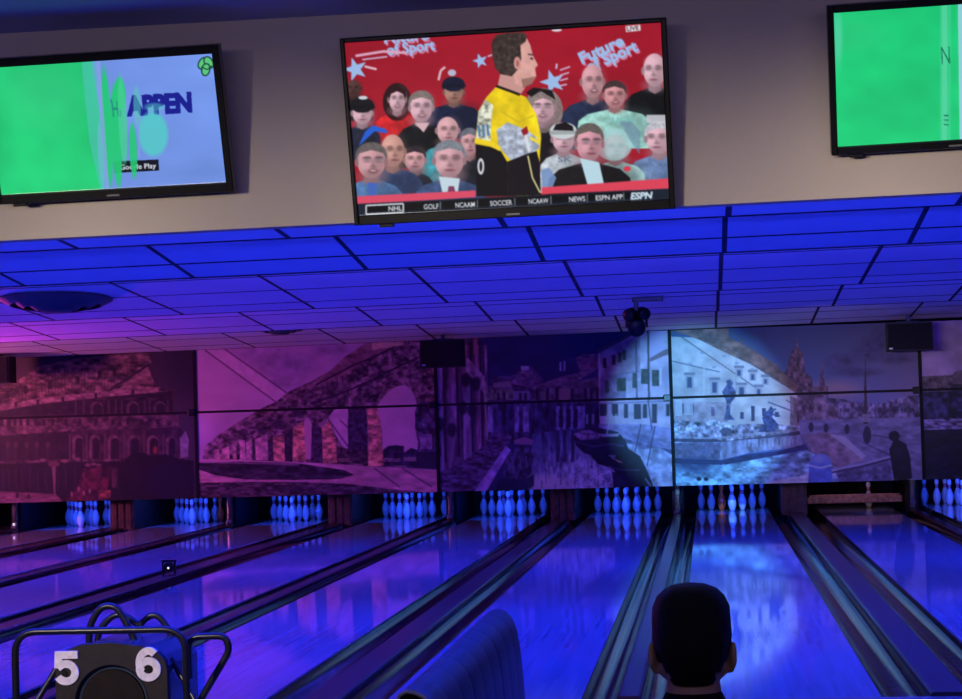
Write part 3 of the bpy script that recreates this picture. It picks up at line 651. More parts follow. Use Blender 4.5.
def sheet_piazza():
    S = Sheet(660, 310, 935, 500, 2, (110, 102, 140))
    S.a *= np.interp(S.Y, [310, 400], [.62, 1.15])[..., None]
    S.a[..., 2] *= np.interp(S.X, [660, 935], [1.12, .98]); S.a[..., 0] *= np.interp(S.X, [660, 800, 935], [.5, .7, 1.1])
    for e in ((842, 362, 14, 7), (866, 352, 12, 9), (880, 340, 14, 10), (895, 358, 16, 5), (856, 372, 22, 4)): S.ell(*e, (58, 50, 88), .55, soft=1.0, tex=(.5, 7, 5))
    S.ell(836, 390, 26, 9, (190, 150, 140), .6, soft=1.0)
    # church and spire behind
    S.poly([(778, 400), (782, 378), (788, 366), (791, 352), (795, 348), (796.5, 336), (798, 348), (803, 353), (805, 372), (812, 378), (813, 400)], (98, 74, 84), tex=(.7, 3, 5))
    S.poly([(819, 395), (820, 378), (822, 360), (824, 378), (826, 395)], (92, 70, 84), tex=(.5, 2, 4)); S.rect(806, 386, 22, 12, (110, 86, 94), .8, tex=(.6, 3, 3))
    # palace
    S.poly([(660, 336), (700, 338), (745, 356), (786, 376), (800, 390), (800, 442), (660, 452)], (206, 196, 190), tex=(.14, 14, 10))
    S.poly([(660, 324), (728, 322), (729, 337), (742, 344), (776, 364), (782, 372), (800, 388), (800, 396), (776, 380), (750, 364), (724, 352), (700, 340), (674, 331), (660, 332)], (128, 92, 80), tex=(.35, 7, 5))
    S.rect(720, 324, 8, 14, (132, 96, 84), .9); S.line([(741, 343), (741, 340)], 3, (110, 84, 80))
    S.line([(672, 361), (697, 367), (720, 372)], 1.4, (90, 100, 110), .7); S.line([(736, 352), (736, 396)], 1, (130, 140, 150), .5); S.line([(704, 366), (704, 398)], 1.5, (226, 220, 214), .6)
    for a, b in (((674, 332), (762, 392)), ((700, 332), (772, 376)), ((724, 326), (812, 396)), ((765, 373), (784, 385)), ((786, 400), (820, 420))): S.line([a, b], 1.3, (100, 84, 84), .7)
    def win(x, y, w, h):
        S.rect(x - 1.8, y - 2.5, w + 3.6, h + 3.5, (176, 168, 168), .9); S.rect(x - 3, y - 4.5, w + 6, 2.4, (120, 118, 130), .85); S.rect(x, y, w, h, (88, 100, 130), .95); S.rect(x + .8, y + 1, w - 1.6, h - 2, (56, 64, 96), .8)
    for p in ((687, 377, 5, 11), (712, 382, 5, 11), (739, 387, 5, 9), (737, 370, 4, 6), (751, 374, 3.5, 6), (764, 379, 3, 5), (757, 389, 3.5, 6)): win(*p)
    for x, y in ((688, 363), (712, 366), (722, 355), (700, 352), (735, 362), (750, 368)): S.rect(x, y, 4, 2.2, (150, 154, 160), .7)
    for x, y, h in ((711, 407, 9), (740, 412, 7), (751, 406, 15), (775, 412, 5), (682, 404, 9), (690, 404, 9), (762, 408, 8)): S.rect(x, y, 3.8, h, (44, 46, 76), .9)
    S.poly([(672, 402), (732, 402), (728, 422), (672, 426)], (150, 124, 134), .55, tex=(.4, 6, 6)); S.rect(675, 400, 7, 16, (220, 216, 216), .7); S.rect(684, 400, 9, 15, (206, 196, 200), .7)
    S.line([(768, 402), (800, 414)], 1.6, (60, 52, 70), .6); S.poly([(790, 396), (800, 400), (800, 432), (790, 428)], (120, 96, 104), .8, tex=(.5, 4, 5))
    # distant terrace, obelisk, square
    S.poly([(800, 396), (842, 399), (868, 404), (878, 405), (892, 400), (908, 396), (935, 393), (935, 422), (800, 424)], (112, 100, 128), tex=(.6, 4, 5))
    for k in range(34): S.rect(802 + k * 3.8, random.uniform(402, 412), 1.6, random.uniform(3, 6), (50, 44, 70), .7)
    S.poly([(797, 386), (812, 394), (838, 408), (838, 422), (797, 424)], (126, 104, 116), .85, tex=(.6, 4, 6))
    S.poly([(800, 420), (935, 417), (935, 500), (800, 500)], (120, 116, 148), tex=(.22, 9, 4))
    S.poly([(863.6, 424), (864, 390), (865.3, 352), (866.6, 390), (868, 424)], (66, 52, 66)); S.rect(862, 414, 8, 8, (150, 140, 160), .8)
    # fountain with figures, basin, pool
    S.poly([(672, 420), (700, 422), (722, 428), (742, 424), (776, 424), (800, 426), (800, 440), (672, 444)], (146, 140, 156), tex=(.7, 4, 4))
    for e in ((680, 430, 7, 4), (692, 428, 6, 4), (713, 423, 7, 3.6)): S.ell(*e, (196, 196, 206), .9, tex=(.5, 3, 3))
    S.ell(726, 428, 6.5, 6, (206, 206, 212), tex=(.3, 3, 3)); S.ell(726, 431, 6, 3.4, (54, 56, 84), .8)
    S.poly([(724, 420), (727, 404), (724, 396), (722, 392), (727, 384), (726, 381), (730, 379), (733, 382), (732, 386), (736, 391), (735, 398), (730, 404), (730, 414), (735, 420)], (70, 76, 116), tex=(.5, 3, 3))
    S.poly([(758, 432), (764, 424), (762, 418), (768, 410), (771, 406), (774, 410), (772, 417), (778, 424), (774, 430), (780, 432)], (58, 66, 108), tex=(.5, 3, 3)); S.line([(764, 413), (776, 409)], 2, (70, 80, 120)); S.line([(771, 414), (780, 416)], 2, (60, 66, 110), .8)
    S.line([(672, 440), (718, 441), (724, 443), (800, 433)], 3.2, (56, 52, 74), .85); S.line([(672, 437), (718, 438), (800, 430)], 1.6, (170, 160, 170), .7)
    S.poly([(672, 443), (720, 442), (800, 435), (804, 447), (770, 450), (748, 453), (722, 460), (672, 458)], (140, 140, 164), tex=(.35, 5, 8)); S.poly([(672, 443), (720, 443), (720, 459), (672, 458)], (86, 80, 108), .75, tex=(.4, 4, 4))
    for k in range(14): S.line([(745 + k * 4, 439), (745 + k * 4, 447)], .8, (206, 214, 224), .5)
    S.poly([(672, 458), (722, 460), (748, 454), (778, 451), (806, 444), (808, 450), (780, 457), (752, 461), (724, 466), (672, 464)], (34, 40, 84), .9, tex=(.4, 6, 3))
    S.poly([(660, 463), (724, 465), (752, 460), (806, 450), (830, 462), (840, 482), (834, 500), (660, 500)], (136, 176, 200), tex=(.5, 8, 5))
    S.ell(696, 465, 22, 7, (34, 44, 84), .7, soft=.9)
    for k in range(60): S.ell(random.uniform(720, 800), random.uniform(464, 484), random.uniform(.8, 2.4), .8, (206, 226, 232), .5)
    S.poly([(768, 482), (800, 476), (822, 466), (838, 470), (834, 478), (800, 485), (764, 488)], (226, 234, 232), .85, tex=(.15, 6, 3))
    S.ell(699, 479, 2.4, 2, (16, 20, 40)); S.ell(706, 479, 2.4, 2, (16, 20, 40))
    # road, barrier, bollards, man in a dark coat
    S.poly([(803, 434), (830, 432), (864, 460), (838, 468), (812, 452)], (150, 124, 136), .8, tex=(.3, 7, 5)); S.poly([(830, 434), (844, 436), (866, 456), (862, 459)], (186, 180, 200), .8)
    for p in ((811, 427, 2.4, 5), (826, 428, 2.4, 4.6), (847, 429, 2.4, 5), (867, 435, 4, 9)): S.ell(*p, (40, 36, 60), .95)
    S.line([(832, 470), (862, 464), (892, 456)], 2.2, (170, 166, 196), .8); S.line([(832, 472.5), (862, 466.5), (892, 458.5)], 2, (56, 50, 76), .85)
    S.line([(872, 435), (890, 438)], 1, (60, 54, 80), .8); S.line([(862, 442), (892, 456)], 1.6, (64, 58, 86), .6)
    S.poly([(838, 472), (890, 462), (892, 484), (838, 486)], (86, 82, 112), .6, tex=(.6, 5, 4))
    S.poly([(889, 450), (893, 441), (897, 439), (906, 444), (910, 456), (912, 478), (905, 481), (894, 480)], (22, 18, 30), tex=(.4, 4, 6)); S.ell(894, 436, 5.6, 5.2, (20, 16, 26))
    # round stone bollard in front
    S.ell(820.5, 463, 11, 9.5, (120, 140, 206)); S.poly([(809.5, 463), (831.5, 463), (833, 484), (808, 484)], (96, 124, 206), tex=(.15, 6, 6))
    S.line([(808.5, 465), (820, 468), (832, 465)], 2, (190, 208, 226), .9); S.ell(819, 459, 5, 4, (156, 180, 226), .6, soft=1)
    S.poly([(803, 484), (838, 484), (840, 488), (800, 488)], (190, 206, 216), .9)
    return S

def sheet_field():
    S = Sheet(910, 300, 1190, 500, 2, (150, 128, 166))
    S.poly([(910, 300), (1190, 300), (1190, 392), (910, 392)], (156, 130, 170), tex=(.12, 16, 12))
    S.poly([(910, 377), (952, 375), (955, 372), (962, 370), (990, 374), (1040, 368), (1190, 372), (1190, 394), (910, 392)], (92, 78, 80), tex=(.4, 5, 4)); S.rect(951, 384, 60, 8, (40, 34, 44), .8)
    S.poly([(910, 392), (1190, 388), (1190, 432), (910, 430)], (42, 38, 66), tex=(.9, 5, 5)); S.poly([(910, 420), (1190, 410), (1190, 430), (910, 430)], (124, 108, 150), .8, tex=(.9, 6, 2))
    S.poly([(910, 430), (1190, 425), (1190, 500), (910, 500)], (20, 17, 36), tex=(.5, 8, 3)); S.poly([(910, 476), (1190, 468), (1190, 490), (910, 490)], (44, 34, 60), .6, tex=(.9, 5, 2))
    return S

M_ink = ink_material('printed vinyl', rough=0.5, spec=0.3)
SEAM = 1.69
def image_px(X, Z):
    """image pixel, projected through the camera, of a point (X, Z) on the flat of the masking units."""
    d = Vector((X, MURAL_Y, Z - CAMH)); q = d.dot(f_)
    return 481 + FPX * d.dot(R2) / q, 349.5 - FPX * d.dot(U2) / q
MURALS = [(-10.97, -7.475, sheet_amphitheatre, 'printed masking panel showing an ancient round amphitheatre, lit dark red'),
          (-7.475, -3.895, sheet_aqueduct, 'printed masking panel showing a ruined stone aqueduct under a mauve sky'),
          (-3.895, -0.5, sheet_canal, 'printed masking panel showing a canal with moored boats and old houses'),
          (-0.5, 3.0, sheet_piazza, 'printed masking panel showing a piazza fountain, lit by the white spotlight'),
          (3.0, 6.4, sheet_field, 'printed masking panel cut by the photo edge, dark field below a mauve sky')]
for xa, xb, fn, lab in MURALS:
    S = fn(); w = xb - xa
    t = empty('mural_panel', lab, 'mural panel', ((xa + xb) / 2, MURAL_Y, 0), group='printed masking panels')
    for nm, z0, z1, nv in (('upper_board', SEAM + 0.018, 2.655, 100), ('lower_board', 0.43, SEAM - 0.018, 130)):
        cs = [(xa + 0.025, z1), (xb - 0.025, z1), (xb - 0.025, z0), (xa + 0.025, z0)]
        hom = homography([(0, 0), (1, 0), (1, 1), (0, 1)], [image_px(*c) for c in cs])
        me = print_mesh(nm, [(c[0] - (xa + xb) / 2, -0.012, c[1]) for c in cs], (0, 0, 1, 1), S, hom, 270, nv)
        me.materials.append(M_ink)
        # edges and back of the board, joined into the same mesh
        b1 = bmesh.new(); b1.from_mesh(me); n0 = len(b1.faces)
        zc = (z0 + z1) / 2; box(b1, (0, 0.004, zc), (w - 0.05, 0.03, z1 - z0))
        b1.faces.ensure_lookup_table()
        for f in b1.faces[n0:]: f.material_index = 1
        b1.to_mesh(me); b1.free(); me.materials.append(M_black)
        link(nm, me, None, t)
    b1 = bmesh.new()
    for s in (-1, 1): box(b1, (s * (w / 2 - 0.014), 0.0, 1.545), (0.022, 0.05, 2.23))
    box(b1, (0, 0.0, SEAM), (w - 0.05, 0.04, 0.034))
    obj('black_seam', b1, M_black, t)
    obj('support_rail', bx((0, 0.15, 0.752), (w - 0.1, 0.26, 0.1)), M_black, t)
    b1 = bmesh.new(); box(b1, (w / 2 - 0.06, -0.03, SEAM), (0.11, 0.03, 0.1), 0.012); obj('latch', b1, M_plasticb, t)

# ------------------------------------------------------------------ television pictures
def person(S, x, y, w, h, skin, hair, cloth, style='short', sw=None, look=0.0, glasses=False, cap=None, open_=False):
    """bust drawn on a sheet: face centre x,y; face width w and height h."""
    fx0 = x + look * w; sw = sw or w * 2.1; d = tuple(c * .72 for c in skin)
    S.poly([(x - sw * .62, y + h * 2.2), (x - sw * .56, y + h * 1.05), (x - sw * .42, y + h * .78), (x - w * .26, y + h * .58), (x + w * .26, y + h * .58), (x + sw * .42, y + h * .78), (x + sw * .56, y + h * 1.05), (x + sw * .62, y + h * 2.2)], cloth, tex=(.18, 14, 14))
    if style == 'long': S.ell(x, y + h * .12, w * .86, h * .82, hair, tex=(.2, 6, 10))
    S.poly([(x - w * .24, y + h * .3), (x + w * .24, y + h * .3), (x + w * .28, y + h * .66), (x, y + h * .78), (x - w * .28, y + h * .66)], d)
    if style != 'bald': S.ell(x, y - h * .16, w * .57, h * .45, hair, tex=(.14, 5, 5))
    S.ell(x, y, w * .5, h * .54, skin, tex=(.05, 9, 9)); S.ell(x + w * .24, y + h * .1, w * .34, h * .5, d, .55, soft=1.2); S.ell(x, y + h * .5, w * .5, h * .2, d, .6, soft=1.0)
    S.ell(x - w * .1, y - h * .25, w * .28, h * .18, tuple(min(255, q * 1.14) for q in skin), .6, soft=1.2); S.ell(fx0 - w * .2, y + h * .12, w * .16, h * .12, tuple(min(255, q * 1.1) for q in skin), .6, soft=1.2)
    S.ell(x - w * .52, y + h * .03, w * .07, h * .13, d); S.ell(x + w * .52, y + h * .03, w * .07, h * .13, d)
    if style == 'short': S.poly([(x - w * .53, y - h * .05), (x - w * .5, y - h * .36), (x - w * .2, y - h * .58), (x + w * .2, y - h * .58), (x + w * .5, y - h * .36), (x + w * .53, y - h * .05), (x + w * .42, y - h * .26), (x, y - h * .36), (x - w * .42, y - h * .26)], hair, tex=(.14, 5, 5))
    if style == 'long': S.poly([(x - w * .5, y + h * .1), (x - w * .5, y - h * .4), (x, y - h * .6), (x + w * .5, y - h * .4), (x + w * .5, y + h * .1), (x + w * .36, y - h * .22), (x, y - h * .34), (x - w * .36, y - h * .22)], hair, tex=(.14, 5, 5))
    fx = x + look * w
    dk = tuple(c * .42 for c in skin)
    for s in (-1, 1):
        S.ell(fx + s * w * .21, y - h * .07, w * .14, h * .08, dk, .62, soft=1.1); S.line([(fx + s * w * .1, y - h * .15), (fx + s * w * .31, y - h * .14)], h * .04, dk, .35)
    S.poly([(fx - w * .03, y - h * .03), (fx + w * .08, y + h * .17), (fx - w * .07, y + h * .17)], d, .55); S.ell(fx, y + h * .17, w * .11, h * .05, dk, .35, soft=1)
    S.ell(fx, y + h * .31, w * .17, h * (.075 if open_ else .04), (skin[0] * .6, skin[1] * .45, skin[2] * .5), .8, soft=.8)
    if open_: S.ell(fx, y + h * .295, w * .1, h * .025, (236, 226, 226), .7, soft=.6)
    S.ell(x + sw * .3, y + h * 1.3, sw * .3, h * .6, tuple(q * .6 for q in cloth), .5, soft=1.2)
    if glasses:
        for s in (-1, 1): S.rect(fx + s * w * .22 - w * .16, y - h * .125, w * .32, h * .022, (50, 44, 52), .75); S.rect(fx + s * w * .22 - w * .15, y - h * .1, w * .3, h * .11, (206, 196, 214), .22); S.line([(fx + s * w * .22 - w * .15, y + h * .02), (fx + s * w * .22 + w * .15, y + h * .02)], h * .014, (60, 52, 60), .4)
    if cap:
        S.ell(x, y - h * .34, w * .6, h * .34, cap); S.poly([(x - w * .62, y - h * .34), (x + w * .62, y - h * .34), (x + w * .66, y - h * .2), (x - w * .62, y - h * .17)], tuple(c * .8 for c in cap))

def sheet_broadcast():
    S = Sheet(30, 50, 915, 585, 0.9, (164, 26, 44))
    S.poly([(30, 50), (915, 50), (915, 585), (30, 585)], (164, 26, 44), tex=(.07, 160, 90))
    pale = (160, 192, 238)
    def star(x, y, r, rot=-.3):
        S.poly([(x + (r if k % 2 == 0 else r * .4) * math.sin(rot + k * PI / 5), y - (r if k % 2 == 0 else r * .4) * math.cos(rot + k * PI / 5)) for k in range(10)], pale)
    # banner lettering
    for dx, dy, c in ((5, 6, (214, 130, 165)), (1.2, 0, pale), (0, 0, pale), (.6, 1.2, pale)):
        write(S, 'Future', 142 + dx, 116 + dy, 26, c, -.09, .02, 118); write(S, 'of Sport', 150 + dx, 148 + dy, 28, c, -.12, .02, 128)
        write(S, 'Future', 672 + dx, 172 + dy, 30, c, -.42, .03, 128); write(S, 'of Sport', 690 + dx, 196 + dy, 30, c, -.42, .03, 150)
    S.line([(66, 150), (140, 138), (200, 142)], 7, (226, 170, 196)); S.line([(84, 160), (150, 152)], 4, (210, 186, 220)); S.line([(90, 178), (122, 186)], 6, (226, 190, 206))
    star(66, 186, 34); star(398, 164, 22); star(592, 222, 36)
    for k in range(4): S.line([(612, 190 + k * 14), (640 - k * 3, 180 + k * 16)], 4, (214, 180, 214))
    S.line([(418, 152), (440, 144)], 4, (226, 190, 206)); S.line([(602, 186), (604, 172)], 5, (206, 190, 226)); S.ell(604, 80, 14, 5, (220, 210, 220))
    S.poly([(792, 70), (832, 66), (833, 82), (793, 86)], (240, 240, 244)); write(S, 'LIVE', 796, 83, 11, (110, 70, 80), -.1, .03, 33)
    # rows of spectators, from the back
    P = person; sk = (214, 160, 168); sk2 = (222, 178, 192); gy = (128, 116, 112); bk = (26, 22, 28)
    P(S, 60, 236, 40, 40, (92, 60, 58), (60, 40, 40), (40, 30, 40), 'bald'); P(S, 870, 190, 62, 84, sk2, gy, (20, 22, 26), 'bald', 150, -.05)
    P(S, 326, 246, 50, 58, (176, 130, 118), bk, (26, 34, 66), 'short', 130, .05, cap=(24, 28, 52)); S.ell(322, 196, 11, 9, (190, 206, 230), .9); S.line([(286, 216), (292, 190), (304, 180)], 6, (226, 190, 200))
    P(S, 700, 220, 60, 84, sk, gy, (38, 48, 78), 'bald', 150, .08, open_=True)
    P(S, 176, 266, 44, 62, sk2, (46, 22, 26), (212, 40, 48), 'long', 104, .03, open_=True)
    P(S, 84, 302, 52, 58, sk2, bk, (40, 44, 66), 'short', 84, .03, cap=(24, 24, 30)); S.ell(86, 262, 12, 5, (210, 216, 226))
    P(S, 240, 288, 60, 74, sk2, gy, (22, 24, 30), 'short', 112, .03, open_=True); S.poly([(222, 330), (262, 330), (246, 356)], (222, 180, 190))
    P(S, 760, 258, 58, 66, (214, 150, 156), (70, 52, 54), (166, 224, 214), 'short', 176, .04, open_=True); write(S, 'UCH', 752, 334, 16, (120, 190, 190), 0, .02, 58)
    P(S, 566, 290, 62, 74, sk2, (140, 124, 122), (32, 26, 34), 'long', 110, -.02, True, open_=True); S.poly([(520, 250), (540, 236), (590, 244), (600, 270), (560, 246), (534, 262)], bk)
    P(S, 880, 376, 70, 78, sk2, (190, 190, 200), (112, 138, 186), 'short', 150, -.1); S.rect(846, 312, 62, 22, (206, 206, 216), .9)
    P(S, 310, 350, 58, 66, (222, 170, 178), (150, 130, 130), (66, 160, 176), 'bald', 120, .05); P(S, 368, 384, 46, 66, sk, (108, 112, 124), (30, 32, 44), 'short', 60, .05)
    S.poly([(74, 392), (92, 352), (112, 336), (146, 346), (152, 358), (116, 352)], (40, 96, 214))
    P(S, 760, 400, 62, 66, sk, (200, 214, 214), (180, 220, 222), 'bald', 140, .05); S.ell(756, 392, 50, 44, (170, 214, 218), .75); S.poly([(772, 330), (806, 330), (830, 360), (826, 420), (800, 380)], (110, 140, 170), .6)
    P(S, 222, 428, 54, 60, (222, 166, 172), (50, 42, 48), (44, 46, 58), 'short', 90, .03); P(S, 164, 404, 62, 80, (214, 160, 150), gy, (56, 70, 112), 'bald', 140, .1)
    P(S, 620, 376, 60, 66, sk2, (200, 200, 204), (196, 206, 216), 'short', 110, .03, True, cap=(206, 214, 218)); S.poly([(592, 352), (600, 336), (626, 330), (646, 342), (648, 354)], bk); write(S, 'SK', 604, 438, 14, (110, 120, 140), 0, .02, 40)
    P(S, 108, 432, 74, 84, (206, 156, 164), (104, 96, 96), (84, 120, 170), 'short', 150, .06, True, open_=True); S.poly([(96, 488), (124, 490), (118, 528), (104, 528)], (70, 104, 190))
    P(S, 314, 430, 78, 88, (216, 166, 176), (128, 134, 146), (66, 88, 134), 'short', 170, .02); S.poly([(286, 474), (342, 480), (336, 520), (296, 520)], (200, 220, 232)); S.poly([(312, 500), (326, 500), (332, 522), (308, 522)], (130, 60, 96))
    P(S, 690, 388, 70, 90, (216, 156, 170), (104, 96, 92), (28, 26, 30), 'short', 196, .08, True); S.poly([(664, 428), (716, 440), (728, 496), (684, 500)], (190, 222, 236)); S.ell(792, 458, 10, 7, (220, 60, 80))
    S.poly([(560, 460), (580, 452), (600, 480), (590, 505), (562, 505)], (120, 150, 200), .9)
    # bowler
    S.poly([(384, 384), (392, 300), (414, 262), (440, 234), (480, 246), (520, 262), (548, 310), (560, 372), (556, 420), (556, 528), (388, 528)], (246, 214, 30), tex=(.12, 30, 30))
    S.poly([(386, 380), (392, 302), (410, 268), (432, 284), (426, 330), (424, 392)], (196, 206, 220), .85, tex=(.5, 9, 9)); write(S, 'lll', 392, 368, 30, (90, 130, 170), -.1, .02, 30)
    S.poly([(440, 350), (470, 330), (524, 352), (548, 372), (556, 400), (540, 412), (478, 432), (446, 396)], (176, 186, 206), tex=(.25, 12, 12)); S.line([(452, 300), (500, 330), (540, 312)], 4, (206, 180, 40), .8)
    S.poly([(384, 388), (424, 396), (452, 408), (468, 436), (470, 528), (386, 528)], (18, 16, 22)); S.poly([(468, 436), (520, 416), (548, 408), (556, 440), (558, 526), (470, 528)], (22, 18, 26)); S.line([(382, 378), (424, 386), (450, 402)], 12, (250, 216, 40))
    S.line([(530, 372), (552, 384), (556, 360)], 8, (246, 220, 60)); S.poly([(506, 352), (522, 340), (526, 358), (514, 370)], (150, 24, 40)); S.line([(518, 364), (528, 410)], 8, (226, 226, 234)); S.line([(524, 420), (536, 480), (556, 520)], 4, (226, 216, 150))
    S.ell(398, 448, 9, 22, (216, 220, 230)); S.ell(398, 448, 4, 14, (24, 20, 26)); S.line([(512, 90), (520, 40)], 0.1, bk)
    S.poly([(452, 196), (500, 186), (530, 206), (516, 240), (506, 254), (470, 248), (444, 232)], (206, 152, 146)); S.line([(440, 232), (478, 246), (504, 256)], 7, (34, 24, 26))
    S.poly([(480, 110), (520, 96), (532, 120), (540, 150), (553, 176), (545, 184), (548, 206), (536, 226), (512, 236), (492, 226), (484, 190)], (224, 168, 160), tex=(.06, 12, 12)); S.poly([(508, 214), (546, 206), (536, 228), (512, 238)], (130, 90, 84), .7)
    S.poly([(430, 150), (428, 116), (440, 94), (470, 88), (512, 86), (524, 96), (520, 112), (506, 122), (508, 158), (500, 186), (482, 206), (452, 200), (438, 184)], (66, 54, 50), tex=(.35, 7, 7)); S.ell(497, 170, 9, 17, (214, 150, 144)); S.ell(498, 171, 4, 9, (170, 104, 100)); S.line([(526, 146), (540, 148)], 4, (80, 56, 54)); S.ell(536, 158, 4, 3, (60, 44, 48))
    # table edge and ticker
    S.poly([(30, 526), (384, 512), (384, 530), (30, 548)], (226, 78, 106)); S.poly([(560, 506), (915, 484), (915, 512), (560, 524)], (226, 70, 92))
    S.poly([(30, 546), (915, 512), (915, 585), (30, 585)], (26, 34, 50)); S.poly([(30, 576), (915, 544), (915, 585), (30, 585)], (64, 92, 118))
    an = -.041
    def yy(x): return 565 - (x - 150) * .0405
    S.poly([(90, 548), (800, 520), (800, 538), (90, 570)], (8, 10, 16))
    for x, w, tx in ((153, 36, 'NHL'), (246, 40, 'GOLF'), (330, 52, 'NCAAM'), (422, 60, 'SOCCER'), (525, 54, 'NCAAW'), (634, 44, 'NEWS'), (706, 74, 'ESPN APP')): write(S, tx, x, yy(x), 13, (226, 230, 238), an, .03, w)
    for x in (290, 388, 488, 585, 683, 782): S.line([(x, yy(x) - 18), (x, yy(x) + 3)], 3, (120, 130, 140))
    S.line([(94, yy(94) - 18), (192, yy(192) - 18), (192, yy(192) + 5), (94, yy(94) + 5), (94, yy(94) - 18)], 4, (226, 230, 238))
    write(S, 'ESPN', 800, yy(800) + 2, 17, (206, 226, 240), an, .05, 58, .2)
    S.blur(3)
    return S

def sheet_advert():
    S = Sheet(-20, 130, 680, 575, 0.8, (116, 152, 236)); g = (36, 206, 122)
    S.poly([(-20, 130), (680, 130), (680, 575), (-20, 575)], (118, 152, 236), tex=(.05, 200, 100))
    write(S, 'N', 256, 330, 44, (60, 100, 180), -.03, .05, 22, a=.7); write(S, 'H', 338, 326, 50, (26, 34, 150), -.05, .04, 26); [write(S, 'APPEN', 378 + k, 322 + j, 53, (26, 32, 148), -.045, .05, 182) for k, j in ((0, 0), (2.2, 0), (1.1, 1))]
    S.poly([(334, 460), (463, 457), (464, 491), (336, 496)], (14, 18, 34)); write(S, 'Google Play', 352, 486, 15, (226, 230, 240), -.03, .02, 104)
    S.poly([(-20, 150), (288, 150), (296, 240), (304, 330), (310, 450), (300, 545), (-20, 575)], g, tex=(.1, 150, 200)); S.ell(150, 260, 120, 90, (60, 214, 140), .5, soft=1)
    S.poly([(262, 170), (300, 160), (308, 545), (292, 548), (270, 400)], (90, 200, 200), .55)
    for x, y, rx, ry, c, a in ((322, 360, 13, 175, g, .95), (346, 390, 15, 150, g, .95), (362, 260, 16, 46, g, .95), (366, 340, 12, 130, (70, 214, 150), .8), (392, 430, 11, 84, g, .9), (450, 380, 42, 66, (86, 210, 206), .85), (300, 440, 8, 100, (110, 190, 210), .8), (408, 300, 10, 60, (90, 206, 190), .6)): S.ell(x, y, rx, ry, c, a, soft=.25)
    S.poly([(300, 150), (312, 150), (318, 545), (308, 545)], (140, 170, 236), .7); S.poly([(406, 330), (412, 330), (412, 450), (406, 450)], (130, 160, 236), .8); S.ell(456, 300, 28, 12, (90, 210, 200), .5, soft=.5)
    write(S, 'H', 340, 326, 46, (40, 70, 150), -.05, .0, 16, a=.5)
    # little leaf-shaped emblem in the corner
    for x, y, r in ((592, 178, .5), (608, 176, -.5), (600, 196, .2)): S.ell(x, y, 13, 19, (24, 70, 60), 1, rot=r); S.ell(x, y, 9, 15, (96, 206, 130), 1, rot=r)
    S.line([(588, 188), (604, 196), (616, 186)], 3, (20, 60, 50))
    return S

def sheet_advert_green():
    S = Sheet(500, 0, 1320, 500, 0.7, (32, 206, 122))
    S.poly([(500, 0), (1320, 0), (1320, 500), (500, 500)], (32, 208, 124), tex=(.06, 160, 120)); S.ell(590, 110, 90, 60, (54, 200, 130), .4, soft=1); S.ell(528, 120, 14, 90, (120, 226, 200), .5, soft=1)
    S.rect(866, 0, 36, 520, (80, 216, 160), .5); S.rect(872, 0, 18, 520, (110, 224, 184), .5)
    write(S, 'N', 872, 206, 60, (16, 110, 84), -.05, -.01, 28)
    for y in (375, 390, 406): S.rect(879, y, 16, 5, (20, 120, 92), .9)
    S.poly([(924, 0), (940, 0), (946, 500), (932, 500)], (150, 216, 226)); S.poly([(938, 0), (1320, 0), (1320, 500), (944, 500)], (120, 160, 236)); 
    return S

